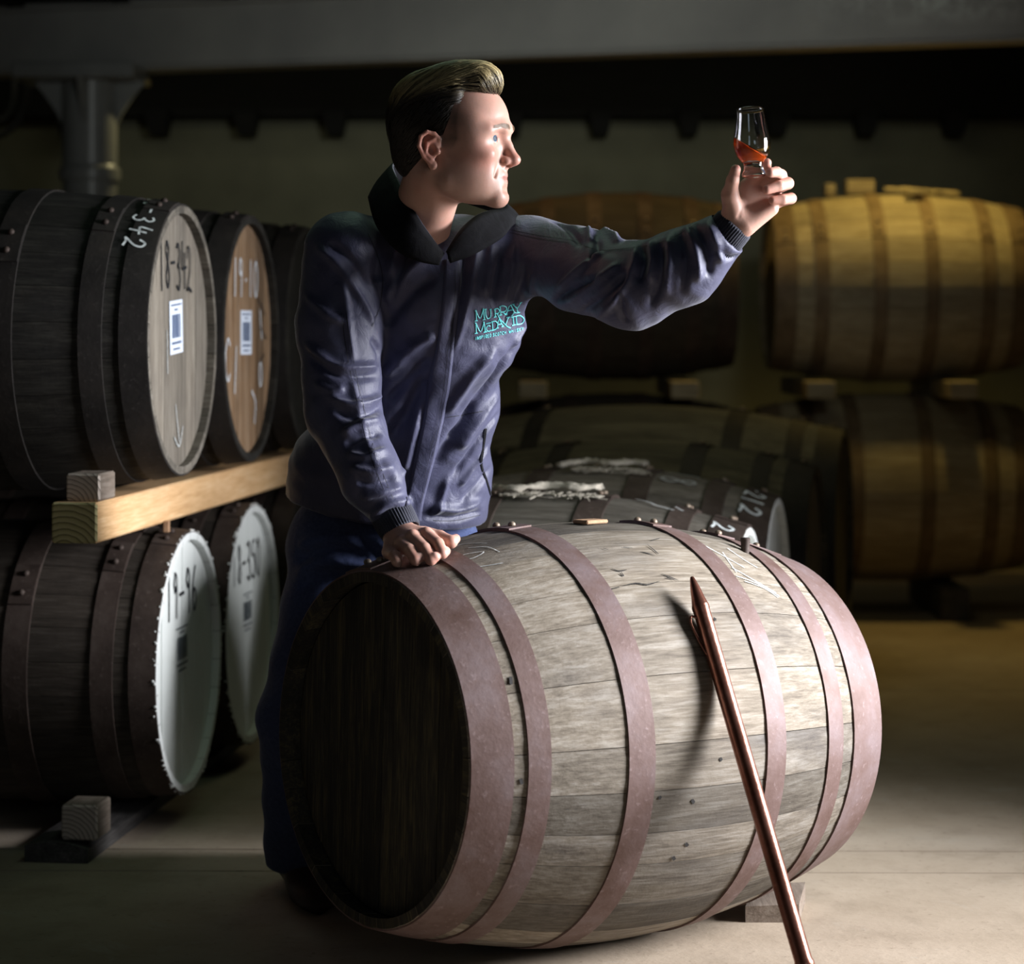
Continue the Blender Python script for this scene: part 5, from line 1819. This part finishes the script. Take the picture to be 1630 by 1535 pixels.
LET = [
    # first line
    [(342, 430), (350, 630)], [(342, 432), (420, 585), (487, 398)], [(487, 398), (507, 608)], [(318, 636), (376, 628)], [(478, 614), (530, 604)], [(322, 432), (352, 426)], [(470, 402), (496, 394)],
    [(528, 404), (536, 520), (565, 582), (610, 580), (636, 520), (632, 410)], [(508, 408), (552, 400)], [(610, 412), (652, 404)],
    [(716, 408), (724, 556)], [(698, 412), (770, 386), (806, 430), (785, 478), (724, 492)], [(696, 562), (750, 552)],
    [(760, 486), (812, 590), (900, 690), (960, 748), (1028, 778)],
    [(822, 352), (832, 516)], [(800, 360), (870, 332), (944, 362), (938, 424), (880, 456), (834, 458)], [(884, 456), (920, 506), (974, 516)], [(802, 524), (856, 514)],
    [(944, 488), (1026, 318), (1112, 476)], [(978, 434), (1078, 412)], [(920, 494), (972, 486)], [(1084, 482), (1136, 470)],
    [(1080, 306), (1162, 392)], [(1240, 272), (1162, 392), (1178, 470)], [(1056, 312), (1114, 298)], [(1208, 286), (1258, 264)], [(1142, 478), (1214, 464)],
    # second line
    [(338, 678), (346, 880)], [(338, 680), (428, 852), (502, 658)], [(502, 658), (522, 856)], [(318, 886), (376, 878)], [(492, 864), (556, 852)], [(318, 682), (348, 676)], [(486, 662), (512, 654)],
    [(628, 742), (584, 730), (548, 772), (560, 832), (604, 842), (642, 818)], [(542, 690), (640, 668)],
    [(664, 652), (676, 820)], [(646, 656), (726, 642), (774, 700), (752, 786), (682, 822), (650, 826)],
    [(762, 778), (798, 604), (872, 746)], [(782, 708), (846, 694)], [(742, 784), (792, 774)], [(846, 754), (898, 742)],
    [(990, 568), (934, 712)], [(952, 576), (1030, 560)], [(1076, 562), (1090, 718)], [(1046, 564), (1106, 548)], [(1056, 730), (1124, 714)], [(1054, 534), (1086, 500)],
    [(1136, 542), (1154, 702)], [(1114, 548), (1212, 528), (1288, 580), (1292, 644), (1236, 696), (1136, 708)],
]
GS = {'I': [[(.5, 0), (.5, 1)]], 'N': [[(.1, 0), (.1, 1), (.9, 0), (.9, 1)]], 'S': [[(.9, .85), (.5, 1), (.15, .78), (.5, .52), (.88, .25), (.5, 0), (.1, .15)]],
      'P': [[(.15, 0), (.15, 1), (.8, .9), (.8, .55), (.15, .48)]], 'R': [[(.15, 0), (.15, 1), (.8, .9), (.8, .58), (.15, .5), (.9, 0)]], 'E': [[(.9, 1), (.15, 1), (.15, 0), (.9, 0)], [(.15, .5), (.75, .5)]],
      'D': [[(.15, 0), (.15, 1), (.7, .9), (.9, .5), (.7, .1), (.15, 0)]], 'C': [[(.9, .8), (.5, 1), (.12, .6), (.15, .25), (.5, 0), (.9, .18)]], 'O': [[(.5, 1), (.1, .6), (.2, .1), (.6, 0), (.92, .45), (.75, .92), (.5, 1)]],
      'T': [[(.0, 1), (1, 1)], [(.5, 1), (.5, 0)]], 'H': [[(.12, 0), (.12, 1)], [(.88, 0), (.88, 1)], [(.12, .5), (.88, .5)]], 'W': [[(0, 1), (.25, 0), (.5, .8), (.75, 0), (1, 1)]],
      'K': [[(.15, 0), (.15, 1)], [(.9, 1), (.15, .45), (.9, 0)]], 'Y': [[(.0, 1), (.5, .5), (1, 1)], [(.5, .5), (.5, 0)]]}
small = []
for wd_, x0, x1 in (('INSPIRED', 322, 654), ('SCOTCH', 672, 950), ('WHISKY', 994, 1296)):
    adv = (x1 - x0) / len(wd_)
    for i, ch in enumerate(wd_):
        xx = x0 + i * adv
        for st in GS[ch]:
            small.append([(xx + p[0] * adv * 0.76, 1016 - (xx - 320) * 0.200 - p[1] * 62) for p in st])
seam('embroidered_lettering', [LB(s) for s in LET], 0.0021, M['thread'], jacket, lift=0.0012, k=4, raised=0.0006)
seam('embroidered_lettering', [LB(s) for s in small], 0.0012, M['thread'], jacket, lift=0.0012, k=3, raised=0.0004)

# collar: stand collar open at the throat ---------------------------------------
ctop = [P(706, 405, 4.135), P(690, 384, 4.125), P(668, 352, 4.125), P(648, 318, 4.150), P(630, 282, 4.205), P(626, 262, 4.28), P(650, 252, 4.37), P(705, 258, 4.405), P(760, 290, 4.385), P(800, 322, 4.31), P(800, 333, 4.27), P(778, 337, 4.225), P(756, 346, 4.19), P(732, 368, 4.160), P(711, 402, 4.135)]
cbot = [P(698, 422, 4.120), P(664, 416, 4.105), P(630, 398, 4.110), P(602, 364, 4.140), P(590, 326, 4.205), P(592, 310, 4.30), P(628, 306, 4.41), P(705, 314, 4.44), P(780, 335, 4.42), P(826, 350, 4.33), P(814, 360, 4.235), P(800, 378, 4.190), P(770, 397, 4.158), P(744, 410, 4.140), P(716, 418, 4.132)]
ct, cbm = catmull(ctop, 6), catmull(cbot, 6)
vs, fs = [], []
nr = 6
for a, b in zip(ct, cbm):
    for j in range(nr + 1):
        t = j / nr
        bulge = math.sin(math.pi * t) * 0.006
        c0_ = Vector((sum(p.x for p in ct) / len(ct), sum(p.y for p in ct) / len(ct), 0))
        p = b.lerp(a, t); o_ = (Vector((p.x, p.y, 0)) - c0_).normalized()
        vs.append(p + o_ * bulge)
for i in range(len(ct) - 1):
    for j in range(nr):
        a = i * (nr + 1) + j; fs.append((a, a + nr + 1, a + nr + 2, a + 1))
col_o = link_mesh('collar', vs, fs, None, jacket, smooth=True)
col_o.data.materials.append(M['lining_shade']); col_o.data.materials.append(M['lining_shade'])  # outer face black too: shade beside the neck put into the colour
md = col_o.modifiers.new('thickness', 'SOLIDIFY'); md.thickness = 0.006; md.offset = 0; md.material_offset = 1
ed = tube_geo(ct, 0.0022, 6)
link_mesh('collar_piping', ed[0], ed[1], M['rib'], col_o, smooth=True)


def cuff(a, b, r0, r1, name='cuff', ribs=44):
    a, b = Vector(a), Vector(b); ax = (b - a).normalized()
    s = ax.cross(Vector((0, 0.3, 1))).normalized(); u = s.cross(ax).normalized()
    n = ribs * 4; vs, fs = [], []
    prof = [(0, r0 * 0.97, 0), (0.1, r0, 1), (0.5, (r0 + r1) / 2 + 0.001, 1), (0.92, r1, 1), (1.0, r1 * 0.97, 0), (0.97, r1 * 0.90, 0), (0.3, r1 * 0.86, 0)]
    for (t, r, rb_) in prof:
        for k in range(n):
            an = 2 * math.pi * k / n
            rr = r + (0.0011 * math.cos(an * ribs) if rb_ else 0)
            vs.append(a + (b - a) * t + (s * math.cos(an) + u * math.sin(an)) * rr)
    for i in range(len(prof) - 1):
        for k in range(n):
            p, q = i * n + k, i * n + (k + 1) % n
            fs.append((p, q, q + n, p + n))
    return link_mesh(name, vs, fs, M['rib'], jacket, smooth=True)


cuff(P(618, 808, zt + 0.134), P(640, 849, zt + 0.112), 0.0370, 0.0355)
cuff(P(1136, 395, 4.048), P(1171, 355, 4.036), 0.0355, 0.0350)

# jeans ------------------------------------------------------------------
def jeans_sdf(p):
    d = ell(p, pv(608, 850, 4.55), (0.176, 0.132, 0.105))
    d = smin(d, chain(p, [RHI, RKN, pv(478, 1385, 4.635)], [0.105, 0.078, 0.070], 0.03), 0.05)
    d = smin(d, chain(p, [LHI, LKN, pv(650, 1350, 4.855)], [0.105, 0.078, 0.070], 0.03), 0.05)
    d = smax(d, p[:, 2] - (CAMZ - (800 - PHY) / FPX * 4.5), 0.004)
    d = smax(d, 0.045 - p[:, 2], 0.003)
    return d


lo, hi = bb([pv(420, 800, 4.4), pv(780, 860, 4.75), RAN, LAN, pv(478, 1420, 4.6)], 0.10)
DV, DQ = surface_nets(jeans_sdf, lo, hi, 0.0075)
DV = relax(DV, DQ, 2, 0.5)
DV = sculpt(DV, DQ, [(F(476, 870, 520, 856, 580, 862), 0.010, 0.006), (F(472, 892, 520, 876, 590, 884), 0.010, -0.007), (F(470, 915, 520, 893, 600, 900), 0.010, 0.007), (F(474, 940, 520, 915, 560, 920), 0.010, -0.006),
                     (F(690, 858, 720, 850, 755, 846), 0.008, 0.004), (F(560, 850, 600, 880, 615, 905), 0.009, -0.006)])
DV = DV + vnormals(DV, DQ) * (np.sin(DV[:, 2] * 70 + 3 * np.sin(DV[:, 0] * 20)) * 0.0018)[:, None]
jeans = np_mesh('jeans', DV, DQ, M['denim'], man)
for (an, yaw_) in ((RAN, 0.25), (LAN, -0.2)):
    base = Vector((float(an[0]), float(an[1]), 0))
    prof = [(-0.075, 0.034, 0.060), (-0.03, 0.042, 0.085), (0.0, 0.043, 0.095), (0.05, 0.041, 0.080), (0.11, 0.046, 0.058), (0.16, 0.047, 0.048), (0.205, 0.036, 0.036), (0.222, 0.014, 0.022)]
    vs, fs = [], []
    n = 14
    for (l_, hw, ht) in prof:
        for k in range(n):
            a = 2 * math.pi * k / n
            z = max(0.0, ht / 2 + math.sin(a) * ht / 2)
            vs.append((math.cos(a) * hw, -l_, z + 0.001))
    for i in range(len(prof) - 1):
        for k in range(n):
            p, q = i * n + k, i * n + (k + 1) % n
            fs.append((p, p + n, q + n, q))
    fs += [tuple(range(n)), tuple((len(prof) - 1) * n + k for k in reversed(range(n)))]
    b_ = link_mesh('boot', vs, fs, M['boot'], man, smooth=True); b_.location = base; b_.rotation_euler.z = yaw_

# ------------------------------------------------------------------ the glass of whisky
def glass_mat():
    m = bpy.data.materials.new('clear_glass'); m.use_nodes = True
    b = m.node_tree.nodes['Principled BSDF']
    b.inputs['Base Color'].default_value = (0.97, 0.98, 1.0, 1); b.inputs['Roughness'].default_value = 0.0
    b.inputs['Transmission Weight'].default_value = 1.0; b.inputs['IOR'].default_value = 1.48
    return m


M['glass'] = glass_mat()
mw = bpy.data.materials.new('amber_whisky'); mw.use_nodes = True
bw_ = mw.node_tree.nodes['Principled BSDF']
bw_.inputs['Base Color'].default_value = (0.90, 0.13, 0.012, 1); bw_.inputs['Roughness'].default_value = 0.0
bw_.inputs['Transmission Weight'].default_value = 0.62; bw_.inputs['IOR'].default_value = 1.36
M['whisky'] = mw
gb, gt = P(1200, 281, 3.975), P(1194, 173, 3.985)
gax = (gt - gb); GH = gax.length; gax.normalize()
gl = empty('whisky_glass', gb)
gl.rotation_mode = 'QUATERNION'; gl.rotation_quaternion = gax.to_track_quat('Z', 'Y')
tag(gl, 'small tulip shaped nosing glass held up by its foot in the raised hand', 'glass')
S_ = GH / 0.115
prof_out = [(0.0, 0.0), (0.0185, 0.0), (0.0200, 0.0015), (0.0200, 0.0040), (0.0185, 0.0075), (0.0168, 0.0120), (0.0160, 0.0170), (0.0165, 0.0215), (0.0200, 0.0270), (0.0255, 0.0345), (0.0295, 0.0440), (0.0312, 0.0540), (0.0305, 0.0640), (0.0283, 0.0760), (0.0262, 0.0880), (0.0245, 0.1000), (0.0235, 0.1100), (0.0231, 0.1145), (0.0226, 0.1150)]
prof_in = [(0.0220, 0.1145), (0.0224, 0.1100), (0.0233, 0.1000), (0.0250, 0.0880), (0.0271, 0.0760), (0.0293, 0.0640), (0.0299, 0.0540), (0.0282, 0.0445), (0.0240, 0.0355), (0.0170, 0.0290), (0.0090, 0.0262), (0.0, 0.0255)]
vs, fs = lathe_geo([(r * S_, z * S_) for r, z in prof_out + prof_in], 64)
link_mesh('bowl_and_foot', vs, fs, M['glass'], gl, smooth=True)
# whisky: fills the inside up to a level that has swirled up towards the left
wsk = [(r * 1.012, z) for r, z in reversed(prof_in)]
ginv = gl.rotation_quaternion.to_matrix().transposed()
tiltn = (ginv @ Vector((0.62, -0.18, 1.0))).normalized()
lvl = Vector((0, 0, 0.0475 * S_))
n = 64; st = 40; vs, fs = [], []
def r_at(z):
    for i in range(len(wsk) - 1):
        if wsk[i][1] <= z <= wsk[i + 1][1]:
            t = (z - wsk[i][1]) / (wsk[i + 1][1] - wsk[i][1]); return wsk[i][0] + (wsk[i + 1][0] - wsk[i][0]) * t
    return wsk[-1][0]
z0 = 0.0262
for i in range(st + 1):
    for k in range(n):
        a = 2 * math.pi * k / n; ca_, sa_ = math.cos(a), math.sin(a)
        # highest point up the wall for this direction
        zt_ = z0
        zz = z0
        while zz < 0.09:
            p = Vector((r_at(zz) * ca_, r_at(zz) * sa_, zz)) * S_
            if (p - lvl).dot(tiltn) > 0: break
            zt_ = zz; zz += 0.0004
        z = z0 + (zt_ - z0) * i / st
        r = r_at(z) * (1.0 if i else 0.9)
        vs.append(Vector((r * ca_, r * sa_, z)) * S_)
for i in range(st):
    for k in range(n):
        a, b = i * n + k, i * n + (k + 1) % n
        fs.append((a, b, b + n, a + n))
fs.append(tuple(reversed(range(n))))
top = sum((vs[st * n + k] for k in range(n)), Vector()) / n
vs.append(top)
for k in range(n): fs.append((st * n + k, st * n + (k + 1) % n, len(vs) - 1))
wo = link_mesh('whisky', vs, fs, M['whisky'], smooth=True)
wo.location = gb; wo.rotation_mode = 'QUATERNION'; wo.rotation_quaternion = gl.rotation_quaternion
tag(wo, 'amber whisky swirling inside the raised glass', 'whisky')
